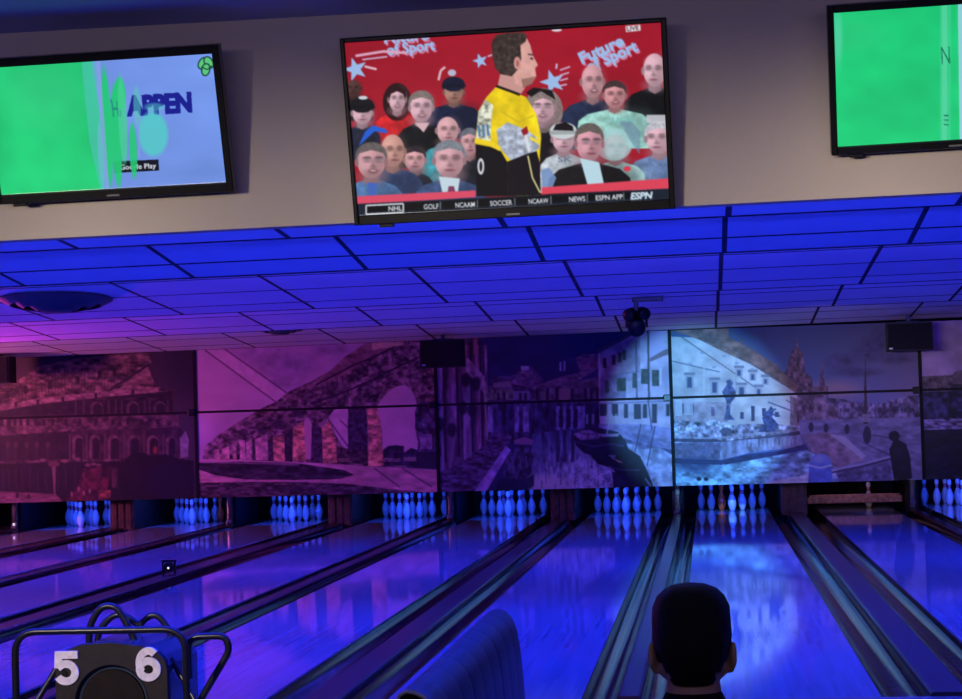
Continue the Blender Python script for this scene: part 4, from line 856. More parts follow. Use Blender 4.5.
M_screen = ink_material('lit screen', emission=0.92, rough=0.15)
M_bezel = mat('gloss black bezel', (0.005, 0.005, 0.006), 0.25, 0.4)
def television(label, TL, TR, BR, BL, sheet, px, mg, nu, nv, led=True):
    """TL..BL: outer front corners in the place; px: corners of the lit area in pixels of an enlarged image crop; mg: bezel widths left, top, right, bottom."""
    TL, TR, BR, BL = [Vector(v) for v in (TL, TR, BR, BL)]
    c = (TL + TR + BR + BL) / 4; ex = ((TR - TL) + (BR - BL)).normalized(); ez = ((TL - BL) + (TR - BR)); ez = (ez - ex * ez.dot(ex)).normalized(); ey = ez.cross(ex)
    w = ((TR - TL).length + (BR - BL).length) / 2; h = ((TL - BL).length + (TR - BR).length) / 2
    t = empty('television', label, 'television', c, group='televisions on the bulkhead')
    t.matrix_world = Matrix((ex, ey, ez)).transposed().to_4x4() @ Matrix.Identity(4); t.location = c
    l, tp, r, bt = mg
    b1 = bmesh.new()
    box(b1, (-w / 2 + l / 2, 0.018, 0), (l, 0.05, h), 0.004); box(b1, (w / 2 - r / 2, 0.018, 0), (r, 0.05, h), 0.004)
    box(b1, (0, 0.018, h / 2 - tp / 2), (w - l - r + 0.004, 0.05, tp), 0.004); box(b1, (0, 0.018, -h / 2 + bt / 2), (w - l - r + 0.004, 0.05, bt), 0.004)
    box(b1, (0, 0.036, 0), (w - 0.004, 0.018, h - 0.004)); box(b1, (0, 0.055, -h * .08), (w * .6, 0.03, h * .55), 0.01)
    obj('bezel', b1, M_bezel, t)
    x0, x1, z0, z1 = -w / 2 + l, w / 2 - r, -h / 2 + bt, h / 2 - tp
    hom = homography([(0, 0), (1, 0), (1, 1), (0, 1)], px)
    me = print_mesh('screen', [(x0, 0.006, z1), (x1, 0.006, z1), (x1, 0.006, z0), (x0, 0.006, z0)], (0, 0, 1, 1), sheet, hom, nu, nv)
    link('screen', me, M_screen, t)
    b1 = bmesh.new(); box(b1, (0, -0.008, -h / 2 + bt * .35), (0.045, 0.004, 0.006)); obj('maker_badge', b1, mat('badge grey', (0.12, 0.12, 0.13), 0.4), t)
    b1 = bmesh.new()
    box(b1, (0, 0.08, h * .1), (0.2, 0.02, 0.2), 0.005); box(b1, (0, 0.13, h * .1), (0.06, 0.1, 0.06)); obj('wall_bracket', b1, M_plasticb, t)
    b1 = bmesh.new(); box(b1, (-w * .4, 0.02, -h / 2 - 0.006), (0.05, 0.03, 0.012), 0.003); obj('speaker_foot', b1, M_plasticb, t)
    return t
television('large television showing a bowler in a yellow shirt before a crowd', (-1.186, 6.31, 2.806), (-0.086, 6.31, 2.818), (-0.086, 6.46, 2.199), (-1.182, 6.46, 2.187), sheet_broadcast(),
           [(38, 115), (888, 60), (905, 540), (75, 575)], (0.016, 0.016, 0.02, 0.034), 400, 225)
television('television half green, half blue, with dark blue letters APPEN on it', (-2.458, 6.31, 2.797), (-1.603, 6.31, 2.810), (-1.602, 6.46, 2.322), (-2.465, 6.46, 2.315), sheet_advert(),
           [(-4, 180), (618, 151), (658, 531), (6, 556)], (0.024, 0.03, 0.026, 0.034), 320, 190)
television('television filled with bright green, cut by the photo edge', (0.438, 6.31, 2.827), (1.25, 6.31, 2.839), (1.25, 6.46, 2.368), (0.437, 6.46, 2.354), sheet_advert_green(),
           [(515, 38), (1302, -22), (1308, 428), (523, 488)], (0.022, 0.024, 0.024, 0.028), 240, 140)
# ------------------------------------------------------------------ speakers, vents, stage light on the ceiling
def ceil_z(y, x=0.1):
    yy_ = [6.62] + LIPS
    for a, b in zip(yy_, yy_[1:]):
        if a <= y <= b: return TOPZ + (LIPZ - TOPZ) * (y - a) / (b - a) + FALL * (x - 0.1)
M_cab = mat('black speaker cabinet', (0.008, 0.008, 0.01), 0.6, 0.3, bump=(60, 0.2))
M_grille = mat('speaker grille', (0.006, 0.006, 0.007), 0.7, 0.2, bump=(220, 0.5))
for x, lab in ((-10.25, 'black loudspeaker tinted red above the amphitheatre mural'), (-3.66, 'black loudspeaker hanging over the seam of the aqueduct and canal murals'), (2.77, 'black loudspeaker hanging in front of the piazza sky')):
    t = empty('loudspeaker', lab, 'loudspeaker', (x, 26.5, 2.22 + FALL * (x - 0.1) * .3), group='loudspeakers above the murals')
    b1 = bmesh.new(); prism(b1, [(-0.31, 0), (0.31, 0), (0.29, 0.34), (-0.29, 0.34)], 'z', 0, 0.385); obj('cabinet', b1, M_cab, t)
    obj('grille', bx((0, -0.008, 0.19), (0.58, 0.018, 0.35), 0.006), M_grille, t)
    b1 = bmesh.new(); hz = ceil_z(26.67, x) - (2.22 + FALL * (x - 0.1) * .3); box(b1, (0, 0.17, 0.395), (0.3, 0.05, 0.02)); box(b1, (0, 0.17, (0.40 + hz) / 2 + .004), (0.05, 0.05, max(0.02, hz - 0.40 + .012))); obj('hanging_bracket', b1, M_plasticb, t)
    obj('corner_badge', bx((-0.255, -0.02, 0.035), (0.05, 0.006, 0.02), 0.002, rot=None), mat('badge silver', (0.5, 0.5, 0.52), 0.35, metal=1), t)

M_vent = mat('dark vent metal', (0.05, 0.045, 0.05), 0.45, 0.4)
for x, y, R, lab in ((-5.95, 17.1, 0.52, 'large round ceiling vent over the purple tiles, fully in view'), (-5.55, 24.7, 0.38, 'round ceiling vent half hidden by a ceiling lip above the aqueduct mural')):
    zc = ceil_z(y, x); slope = math.atan((TOPZ - LIPZ) / 4.4)
    t = empty('ceiling_vent', lab, 'ceiling vent', (x, y, zc), group='round ceiling vents'); t.rotation_euler[0] = -slope
    for nm, r0, r1, z0, z1 in (('outer_ring', R, R * .8, -0.005, -0.06), ('cone', R * .78, R * .56, -0.02, -0.085), ('cone', R * .54, R * .32, -0.04, -0.11), ('centre_plate', R * .3, 0.0, -0.06, -0.13)):
        b1 = bmesh.new()
        if r1 > 0: lathe(b1, [(r0, z0), (r0, z0 - 0.012), (r1, z1 - 0.012), (r1, z1)], 40); b1.faces.ensure_lookup_table()
        else: lathe(b1, [(r0, z0), (r0, z1 + .02), (r0 * .8, z1), (0, z1)], 40)
        for f in [f for f in b1.faces if len(f.verts) > 4]: b1.faces.remove(f)
        if r1 > 0:
            pass
        obj(nm, b1, M_vent, t, smooth=True)
    b1 = bmesh.new(); lathe(b1, [(R * .75, 0.0), (R * .75, -0.01), (0, -0.01)], 40); obj('duct_throat', b1, M_black, t)
    b1 = bmesh.new(); box(b1, (0, 0, -0.05), (0.03, 0.03, 0.1)); obj('stem', b1, M_vent, t)

sx, sy = -0.74, 21.15; sz = ceil_z(sy, -0.74)
t = empty('stage_light', 'black twin-headed stage light hanging from the ceiling before the canal mural', 'stage light', (sx, sy, sz))
b1 = bmesh.new(); box(b1, (0.13, 0, -0.03), (0.34, 0.06, 0.05), 0.006); box(b1, (0.0, 0, -0.1), (0.05, 0.05, 0.12), 0.006); obj('ceiling_bracket', b1, M_plasticb, t)
b1 = bmesh.new(); tube(b1, rounded([(-0.11, 0, -0.34), (-0.11, 0, -0.16), (0.11, 0, -0.16), (0.11, 0, -0.34)], 0.05), 0.015); obj('yoke', b1, M_plasticb, t, smooth=True)
for cx, cz, r, q in ((-0.06, -0.19, 0.075, 0.6), (0.075, -0.18, 0.07, -0.5), (0.0, -0.325, 0.1, 0.0)):
    b1 = bmesh.new(); lathe(b1, [(r * .7, -r), (r * .95, -r * .8), (r, 0), (r * .85, r * .9), (r * .5, r * 1.2)], 20)
    bmesh.ops.rotate(b1, cent=(0, 0, 0), matrix=Matrix.Rotation(-1.2, 3, 'X') @ Matrix.Rotation(q, 3, 'Y'), verts=b1.verts)
    bmesh.ops.translate(b1, vec=(cx, 0, cz), verts=b1.verts); obj('lamp_head', b1, M_plasticb, t, smooth=True)

# small black lamp standing on the divider between the aqueduct racks
cx = (LX[3] + LX[4]) / 2
t = empty('floor_spotlight', 'small black lamp with a glowing lens standing on a lane divider', 'spotlight', (-5.40, 18.7, 0.022), 0.1)
b1 = bmesh.new(); lathe(b1, [(0.03, -0.05), (0.05, -0.04), (0.055, 0.03), (0.045, 0.06)], 18)
bmesh.ops.rotate(b1, cent=(0, 0, 0), matrix=Matrix.Rotation(1.45, 3, 'X'), verts=b1.verts); bmesh.ops.translate(b1, vec=(0.0, 0, 0.075), verts=b1.verts); obj('lamp_body', b1, M_plasticb, t, smooth=True)
b1 = bmesh.new(); bmesh.ops.create_uvsphere(b1, u_segments=12, v_segments=8, radius=0.016); bmesh.ops.translate(b1, vec=(0.004, -0.05, 0.07), verts=b1.verts)
obj('lens', b1, mat('glowing lens', (0.8, 0.7, 0.7), 0.3, emit=((1, 0.85, 0.85), 1.0)), t, smooth=True)
b1 = bmesh.new(); box(b1, (0, 0, 0.14), (0.15, 0.06, 0.02), 0.004); box(b1, (-0.06, 0, 0.07), (0.014, 0.04, 0.14), 0.003); box(b1, (0.06, 0, 0.07), (0.014, 0.04, 0.14), 0.003); obj('stand', b1, M_plasticb, t)

# ------------------------------------------------------------------ ball return 5 / 6
M_ret = mat('dark grey moulded plastic', (0.022, 0.018, 0.018), 0.5, 0.2, noise=(30, 0.2))
M_retside = mat('blue-black side panel', (0.03, 0.05, 0.075), 0.25, 0.3)
M_num = mat('white numeral plastic', (0.8, 0.76, 0.78), 0.5, 0.3, noise=(60, 0.12))
M_tube = mat('black tube', (0.008, 0.008, 0.01), 0.3, 0.4)
BX, BY = -2.19, 6.8
def at(x, z, y):
    """point read on the front face, carried back to depth y along the line of sight it was measured on."""
    k = y / BY; return (x * k - BX, y - BY, CAMH - (CAMH - z) * k)
t = empty('ball_return', 'dark grey ball return cabinet numbered 5 and 6 inside black tube rails', 'ball return', (BX, BY, 0))
face = [(-0.215, 0.0), (0.215, 0.0), (0.212, 0.655), (0.19, 0.69), (0.12, 0.722), (0.0, 0.738), (-0.12, 0.73), (-0.19, 0.702), (-0.212, 0.655)]
b1 = bmesh.new(); prism(b1, [(x * .98, z * .985) for x, z in face], 'y', 0.02, 0.42)
obj('cabinet', b1, M_retside, t)
# front plate with the round ball mouth cut through it
b1 = bmesh.new(); N = 48; ring = []; cz, R = 0.515, 0.132
outer = []
for k in range(N):
    a = 2 * PI * k / N; d = (math.cos(a), math.sin(a)); best = 9
    for (xa, za), (xb, zb) in zip(face, face[1:] + face[:1]):
        ex, ez = xb - xa, zb - za; den = d[0] * ez - d[1] * ex
        if abs(den) < 1e-9: continue
        tt = (xa * ez - (za - cz) * ex) / den; uu = (xa * d[1] - (za - cz) * d[0]) / den
        if tt > 0 and -1e-6 <= uu <= 1 + 1e-6: best = min(best, tt)
    outer.append((d[0] * best, cz + d[1] * best)); ring.append((d[0] * R, cz + d[1] * R))
L4 = [[b1.verts.new((p[0], y, p[1])) for p in P] for P, y in ((outer, 0.03), (outer, 0.006), ([(x * .985, cz + (z - cz) * .985) for x, z in outer], 0.0), ([(x * 1.06, cz + (z - cz) * 1.06) for x, z in ring], 0.0), (ring, 0.01), (ring, 0.03))]
for A, B in zip(L4, L4[1:] + L4[:1]):
    for k in range(N): b1.faces.new((A[k], A[(k + 1) % N], B[(k + 1) % N], B[k]))
obj('front_plate', b1, M_ret, t, smooth=True)
b1 = bmesh.new(); lathe(b1, [(R * .98, 0), (R * .9, 0.02), (0, 0.02)], 36); bmesh.ops.rotate(b1, cent=(0, 0, 0), matrix=Matrix.Rotation(PI / 2, 3, 'X'), verts=b1.verts); bmesh.ops.translate(b1, vec=(0, 0.034, cz), verts=b1.verts)
obj('ball_mouth', b1, mat('red-brown rubber flap', (0.006, 0.002, 0.002), 0.6, 0.2, noise=(12, 0.8)), t, smooth=True)
def ribbon(bm, path, w, y0, y1):
    """flat bold stroke of width w along a 2-D path, extruded from y0 to y1."""
    P = [Vector((p[0], p[1])) for p in path]; closed = (P[0] - P[-1]).length < 1e-6
    if closed: P = P[:-1]
    n = len(P); L, R_ = [], []
    for i, p in enumerate(P):
        a = P[i - 1] if (i or closed) else p; b = P[(i + 1) % n] if (i < n - 1 or closed) else p
        d0 = (p - a).normalized() if (p - a).length else (b - p).normalized(); d1 = (b - p).normalized() if (b - p).length else d0
        n0, n1 = Vector((-d0.y, d0.x)), Vector((-d1.y, d1.x)); m = (n0 + n1).normalized(); k = w / 2 / max(.5, m.dot(n0))
        L.append(p + m * k); R_.append(p - m * k)
    V = [[bm.verts.new((q.x, y, q.y)) for q in S_] for S_ in (L, R_) for y in (y0, y1)]
    rng = range(n if closed else n - 1)
    for i in rng:
        j = (i + 1) % n
        bm.faces.new((V[0][i], V[0][j], V[2][j], V[2][i])); bm.faces.new((V[1][i], V[3][i], V[3][j], V[1][j]))
        bm.faces.new((V[0][i], V[1][i], V[1][j], V[0][j])); bm.faces.new((V[2][i], V[2][j], V[3][j], V[3][i]))
    if not closed:
        for i in (0, n - 1): bm.faces.new((V[0][i], V[2][i], V[3][i], V[1][i]))
def arc(cx, cz, rx, rz, a0, a1, n=22): return [(cx + rx * math.cos(t), cz + rz * math.sin(t)) for t in np.linspace(math.radians(a0), math.radians(a1), n)]
def numeral(ch, x, z, h):
    """bold block numeral centred on x, z."""
    b1 = bmesh.new(); w = .235 * h
    if ch == '5':
        ribbon(b1, [(x + .36 * h, z + .41 * h), (x - .255 * h, z + .41 * h), (x - .275 * h, z + .0 * h)] , w, -0.008, 0.003)
        ribbon(b1, [(x - .275 * h, z + .02 * h)] + arc(x - .02 * h, z - .135 * h, .29 * h, .27 * h, 140, -152, 26), w, -0.0085, 0.003)
    else:
        ribbon(b1, arc(x, z - .155 * h, .275 * h, .255 * h, 0, 360, 40), w, -0.008, 0.003)
        ribbon(b1, arc(x + .01 * h, z + .03 * h, .29 * h, .38 * h, 48, 222, 24), w, -0.0085, 0.003)
    o = obj('numeral', b1, M_num, t); o['label'] = 'white numeral %s' % ch
    b1 = bmesh.new(); lathe(b1, [(0.011, 0), (0.009, 0.004), (0, 0.004)], 14); bmesh.ops.rotate(b1, cent=(0, 0, 0), matrix=Matrix.Rotation(PI / 2, 3, 'X'), verts=b1.verts)
    bmesh.ops.translate(b1, vec=(x - (.0 if ch == '6' else .01), -0.006, z - .155 * h), verts=b1.verts); obj('bolt', b1, M_plasticb, o)
numeral('5', -0.165, 0.645, 0.118); numeral('6', 0.142, 0.655, 0.118)
# bent tube guard and ball rails
b1 = bmesh.new(); tube(b1, rounded([(-0.335, -0.07, 0.0), (-0.335, -0.07, 0.787), (0.30, -0.07, 0.787), (0.30, -0.07, 0.0)], 0.085, 8), 0.0135, 12); obj('tube_guard', b1, M_tube, t, smooth=True)
for pts in ([at(-2.275, .60, 7.0), at(-2.268, .80, 7.0), at(-2.222, .868, 7.0), at(-2.165, .868, 7.0), at(-2.105, .765, 7.0), at(-2.06, .60, 7.0)],
            [at(-2.25, .60, 7.2), at(-2.235, .785, 7.2), at(-2.16, .85, 7.2), at(-2.07, .79, 7.2)],
            [at(-2.12, .60, 7.2), at(-2.10, .78, 7.2), at(-2.02, .85, 7.2), at(-1.955, .76, 7.2), at(-1.93, .55, 7.2)],
            [at(-1.90, .60, 6.9), at(-1.90, .752, 6.9), at(-1.76, .752, 6.9), at(-1.745, .70, 6.9), at(-1.86, .52, 6.9), at(-1.93, .40, 6.9)]):
    b1 = bmesh.new(); tube(b1, rounded(pts, 0.05, 6), 0.0135, 10); obj('ball_rail', b1, M_tube, t, smooth=True)
for a, b in (((-0.2, 0.02, 0.66), (-0.335, -0.07, 0.42)), ((0.2, 0.1, 0.66), (0.36, 0.02, 0.42))):
    b1 = bmesh.new(); tube(b1, [a, b], 0.012, 10); obj('strut', b1, M_tube, t, smooth=True)
obj('base_plate', bx((0, 0.16, 0.012), (0.74, 0.56, 0.024), 0.006), M_plasticb, t)

# ------------------------------------------------------------------ padded bench
M_vinyl = mat('dark blue vinyl', (0.03, 0.032, 0.055), 0.36, 0.45, bump=(120, 0.08))
M_gold = mat('gold flecked laminate', (0.3, 0.2, 0.06), 0.4, 0.5, noise=(90, 0.9))
BNX, BNY0, BNY1, BNZ = -0.718, 4.3, 6.1, 0.905
t = empty('padded_bench', 'dark blue padded bench whose rounded ribbed back runs towards the lanes', 'bench', (BNX, BNY0, 0))
pf = [(0.0, -0.5), (-0.004, -0.3), (-0.003, -0.03), (0.006, -0.008), (0.022, 0.0), (0.042, -0.003), (0.062, -0.013), (0.082, -0.035), (0.096, -0.07), (0.105, -0.13), (0.112, -0.22), (0.118, -0.34), (0.12, -0.5)]
b1 = bmesh.new(); rows = []; L = BNY1 - BNY0; n = 150; pitch = 0.2
for i in range(n + 1):
    y = L * i / n; ph = (y % pitch) / pitch; puff = 0.006 * (max(0.0, math.sin(PI * ph)) ** 0.3) * 0.7 - 0.003
    e = min(1, (L - y) / 0.05); sh = 1 - (1 - math.sqrt(max(0, 1 - (1 - e) ** 2))) * 0.25
    row = []
    for k, (px, pz) in enumerate(pf):
        a = pf[max(k - 1, 0)]; c = pf[min(k + 1, len(pf) - 1)]; tx, tz = c[0] - a[0], c[1] - a[1]; d = math.hypot(tx, tz)
        row.append(b1.verts.new((0.058 + (px - 0.058 - tz / d * puff) * sh, y, BNZ + (pz + tx / d * puff) * sh)))
    rows.append(row)
for A, B in zip(rows, rows[1:]):
    for k in range(len(pf)): b1.faces.new((A[k], A[(k + 1) % len(pf)], B[(k + 1) % len(pf)], B[k]))
b1.faces.new(rows[0][::-1]); b1.faces.new(rows[-1])
obj('backrest', b1, M_vinyl, t, smooth=True)
def inset(q): return [(0.058 + (x - 0.058) * q, BNZ + z * (1 if z < -0.4 else 1) - (1 - q) * 0.058) for x, z in pf]
b1 = bmesh.new(); prism(b1, inset(1.0), 'y', -0.012, -0.002); obj('end_cap', b1, M_plasticb, t)
b1 = bmesh.new(); prism(b1, [(x, max(z, .42)) for x, z in inset(0.68)], 'y', -0.018, -0.011); obj('end_panel', b1, M_gold, t)
b1 = bmesh.new(); tube(b1, [(x, -0.012, z) for x, z in inset(1.0)[2:10]], 0.0045, 8); obj('edge_trim', b1, mat('pale edge trim', (0.4, 0.4, 0.42), 0.4), t, smooth=True)
b1 = bmesh.new(); box(b1, (0.25, L / 2, 0.40), (0.26, L - 0.1, 0.12), 0.03, 3); obj('seat', b1, M_vinyl, t, smooth=True)
b1 = bmesh.new(); box(b1, (0.06, L / 2, 0.24), (0.1, L - 0.04, 0.36)); box(b1, (0.2, L / 2, 0.33), (0.3, L - 0.12, 0.06)); obj('frame', b1, M_plasticb, t)
for y in (0.12, L / 2, L - 0.12):
    b1 = bmesh.new(); box(b1, (0.16, y, 0.17), (0.05, 0.05, 0.3)); box(b1, (0.16, y, 0.012), (0.34, 0.06, 0.024), 0.005); obj('leg', b1, M_plasticb, t)

# ------------------------------------------------------------------ man watching the lanes
M_skin = mat('skin', (0.42, 0.235, 0.16), 0.55, 0.35, noise=(20, 0.06))
M_hair = mat('short black hair', (0.004, 0.0035, 0.003), 0.6, 0.2, bump=(240, 0.6))
M_shirt = mat('black cotton', (0.006, 0.006, 0.008), 0.85, 0.15, bump=(160, 0.2))
M_trouser = mat('dark denim', (0.02, 0.025, 0.045), 0.85, 0.2, bump=(200, 0.25))
class Soup:
    """closed blobs gathered as plain arrays, fused into one skin afterwards."""
    def __init__(s): s.v = []; s.f = []; s.n = 0
    def add(s, v, f):
        s.v.append(v); s.f += [tuple(i + s.n for i in q) for q in f]; s.n += len(v)
def unit_ball(seg=16, rows=10):
    v = [(0, 0, -1)] + [(math.sin(PI * j / rows) * math.cos(2 * PI * k / seg), math.sin(PI * j / rows) * math.sin(2 * PI * k / seg), -math.cos(PI * j / rows)) for j in range(1, rows) for k in range(seg)] + [(0, 0, 1)]
    f = [(0, 1 + (k + 1) % seg, 1 + k) for k in range(seg)]
    for j in range(rows - 2):
        for k in range(seg): f.append((1 + j * seg + k, 1 + j * seg + (k + 1) % seg, 1 + (j + 1) * seg + (k + 1) % seg, 1 + (j + 1) * seg + k))
    l = 1 + (rows - 2) * seg; f += [(l + k, l + (k + 1) % seg, len(v) - 1) for k in range(seg)]
    return np.array(v), f
BALL_V, BALL_F = unit_ball()
def blob(sp, c, r, rot=None):
    v = BALL_V * np.array(r if isinstance(r, (tuple, list)) else (r, r, r))
    if rot is not None: v = v @ np.array(rot).T
    sp.add(v + np.array(c), BALL_F)
def limb(sp, a, ra, b, rb):
    a, b = Vector(a), Vector(b); n = max(3, int((b - a).length / (min(ra, rb) * .45)))
    for i in range(n + 1):
        k = i / n; blob(sp, a.lerp(b, k), ra + (rb - ra) * k)
def fuse(name, bm, vox, m, parent, it=6):
    me = bpy.data.meshes.new(name); me.from_pydata(np.concatenate(bm.v).tolist(), [], bm.f); o = bpy.data.objects.new(name, me); C.objects.link(o)
    q = o.modifiers.new('r', 'REMESH'); q.mode = 'VOXEL'; q.voxel_size = vox; q.use_smooth_shade = True
    s = o.modifiers.new('s', 'SMOOTH'); s.iterations = it; s.factor = 0.5
    dg = bpy.context.evaluated_depsgraph_get(); out = bpy.data.meshes.new_from_object(o.evaluated_get(dg))
    bpy.data.objects.remove(o); bpy.data.meshes.remove(me); out.name = name
    for p in out.polygons: p.use_smooth = True
    out.materials.clear(); return link(name, out, m, parent)
PX, PY = -0.047, 4.0
person_root = empty('person', 'man seen from behind with short black hair and black shirt, seated facing the lanes', 'person', (PX, PY, 0))
bm = Soup()
blob(bm, (0, -0.008, 1.068), (0.0745, 0.09, 0.08)); blob(bm, (0, 0.03, 1.03), (0.064, 0.07, 0.085)); blob(bm, (0, 0.05, 0.965), (0.042, 0.045, 0.03)); limb(bm, (0.05, 0.01, 0.985), 0.022, (0.02, 0.07, 0.955), 0.02); limb(bm, (-0.05, 0.01, 0.985), 0.022, (-0.02, 0.07, 0.955), 0.02)
limb(bm, (0, 0.094, 1.055), 0.009, (0, 0.113, 1.015), 0.012); blob(bm, (0.011, 0.105, 1.013), 0.009); blob(bm, (-0.011, 0.105, 1.013), 0.009)
for s in (-1, 1):
    blob(bm, (s * 0.03, 0.088, 1.05), (0.014, 0.009, 0.008)); limb(bm, (s * 0.012, 0.094, 1.066), 0.006, (s * 0.046, 0.083, 1.066), 0.006); blob(bm, (s * 0.042, 0.07, 1.02), (0.02, 0.02, 0.018))
    blob(bm, (s * 0.081, 0.0, 1.012), (0.0085, 0.02, 0.032), Matrix.Rotation(s * 0.35, 3, 'Z')); limb(bm, (s * 0.086, -0.012, 1.035), 0.0065, (s * 0.085, -0.016, 1.0), 0.0065); blob(bm, (s * 0.078, 0.004, 0.984), (0.008, 0.011, 0.01))
limb(bm, (-0.018, 0.098, 0.988), 0.007, (0.018, 0.098, 0.988), 0.007); limb(bm, (-0.014, 0.097, 0.978), 0.008, (0.014, 0.097, 0.978), 0.008)
limb(bm, (0, -0.02, 0.86), 0.06, (0, -0.005, 1.0), 0.056)
torso = [((0, 0.0, 0.5), (0.155, 0.115, 0.11)), ((0, 0.0, 0.6), (0.14, 0.1, 0.12)), ((0, -0.005, 0.7), (0.155, 0.105, 0.13)), ((0, -0.01, 0.79), (0.165, 0.1, 0.1))]
for c, r in torso: blob(bm, c, r)
for s in (-1, 1):
    limb(bm, (0, -0.015, 0.875), 0.05, (s * 0.165, -0.01, 0.82), 0.05)
    limb(bm, (s * 0.18, -0.01, 0.81), 0.055, (s * 0.225, 0.06, 0.58), 0.041); limb(bm, (s * 0.225, 0.06, 0.58), 0.04, (s * 0.13, 0.27, 0.555), 0.027)
    hx = Vector((s * 0.12, 0.31, 0.56)); blob(bm, hx, (0.038, 0.048, 0.015), Matrix.Rotation(s * 0.2, 3, 'Z'))
    for k, (dx, ln) in enumerate(((-0.03, 0.062), (-0.01, 0.072), (0.01, 0.067), (0.029, 0.05))):
        a = hx + Vector((dx, 0.035, 0.002)); b = a + Vector((dx * .2, ln * .5, 0.004)); c = b + Vector((dx * .1, ln * .35, -0.012)); d = c + Vector((0, ln * .15, -0.014))
        limb(bm, a, 0.0085, b, 0.0082); limb(bm, b, 0.0082, c, 0.0075); limb(bm, c, 0.0075, d, 0.007)
    a = hx + Vector((-s * 0.03, -0.015, 0)); limb(bm, a, 0.011, a + Vector((-s * 0.024, 0.03, -0.006)), 0.0095); limb(bm, a + Vector((-s * 0.024, 0.03, -0.006)), 0.0095, a + Vector((-s * 0.028, 0.058, -0.014)), 0.008)
    limb(bm, (s * 0.085, 0.03, 0.475), 0.085, (s * 0.12, 0.43, 0.47), 0.06); limb(bm, (s * 0.12, 0.43, 0.465), 0.06, (s * 0.12, 0.46, 0.28), 0.05); limb(bm, (s * 0.12, 0.46, 0.28), 0.052, (s * 0.12, 0.48, 0.1), 0.034)
    limb(bm, (s * 0.12, 0.47, 0.06), 0.04, (s * 0.13, 0.62, 0.045), 0.033)
body = fuse('body', bm, 0.0055, M_skin, person_root, 3)
bm = Soup()
for c, r in torso: blob(bm, c, tuple(q + 0.014 for q in r))
limb(bm, (0, -0.02, 0.87), 0.076, (0, -0.012, 0.9), 0.071); limb(bm, (0, -0.012, 0.88), 0.072, (0, -0.012, 0.896), 0.068)
for s in (-1, 1):
    limb(bm, (0, -0.015, 0.87), 0.06, (s * 0.165, -0.01, 0.82), 0.062); limb(bm, (s * 0.18, -0.01, 0.81), 0.068, (s * 0.212, 0.04, 0.65), 0.056)
fuse('shirt', bm, 0.006, M_shirt, person_root, 3)
bm = Soup(); blob(bm, (0, 0.0, 0.475), (0.17, 0.125, 0.075))
for s in (-1, 1):
    limb(bm, (s * 0.085, 0.03, 0.475), 0.092, (s * 0.12, 0.43, 0.47), 0.069); limb(bm, (s * 0.12, 0.43, 0.465), 0.069, (s * 0.12, 0.46, 0.28), 0.062); limb(bm, (s * 0.12, 0.46, 0.28), 0.062, (s * 0.12, 0.478, 0.11), 0.052)
fuse('trousers', bm, 0.008, M_trouser, person_root, 3)
for s in (-1, 1):
    bm = Soup(); limb(bm, (s * 0.12, 0.46, 0.06), 0.047, (s * 0.13, 0.64, 0.045), 0.04); limb(bm, (s * 0.122, 0.45, 0.035), 0.034, (s * 0.13, 0.64, 0.034), 0.034)
    fuse('shoe', bm, 0.006, M_plasticb, person_root, 3)
bm = bmesh.new(); rings = []
HR = [(1.1635, .012, .014), (1.160, .036, .044), (1.152, .054, .064), (1.138, .0685, .08), (1.115, .0785, .092), (1.085, .082, .098), (1.055, .0815, .098), (1.03, .078, .094), (1.005, .0715, .087), (0.985, .064, .078), (0.972, .058, .070), (0.96, .051, .064)]
for z, w, d in HR:
    rings.append([bm.verts.new((w * math.copysign(abs(math.cos(a)) ** .9, math.cos(a)) + .0012 * math.sin(9 * a + z * 300), -0.008 + d * math.sin(a) * (1 if math.sin(a) < 0 else 1.0), z)) for a in np.linspace(0, 2 * PI, 48, endpoint=False)])
for A, B in zip(rings, rings[1:]):
    for k in range(48): bm.faces.new((A[k], A[(k + 1) % 48], B[(k + 1) % 48], B[k]))
bm.faces.new(rings[0])
def face_open(c): return (c.y > 0.055 and c.z < 1.105) or (c.y > 0.018 and c.z < 1.06) or (c.y > -0.022 and c.z < 1.035 and abs(c.x) > .03) or (c.y > -0.045 and c.z < 1.0) or (abs(c.x) > 0.045 and c.z < 0.985)
bmesh.ops.delete(bm, geom=[f for f in bm.faces if face_open(f.calc_center_median())], context='FACES')
o = obj('hair', bm, M_hair, person_root, smooth=True)
q = o.modifiers.new('thickness', 'SOLIDIFY'); q.thickness = 0.008; q.offset = -1

t = empty('stool', 'round dark stool under the seated man', 'stool', (PX, PY + 0.02, -0.03))
b1 = bmesh.new(); lathe(b1, [(0.0, 0.33), (0.17, 0.33), (0.19, 0.35), (0.19, 0.375), (0.17, 0.392), (0, 0.395)], 32); obj('seat', b1, M_vinyl, t, smooth=True)
b1 = bmesh.new(); lathe(b1, [(0.0, 0.03), (0.17, 0.03), (0.17, 0.045), (0.03, 0.06), (0.028, 0.33), (0.0, 0.33)], 24); obj('pedestal', b1, M_plasticb, t, smooth=True)
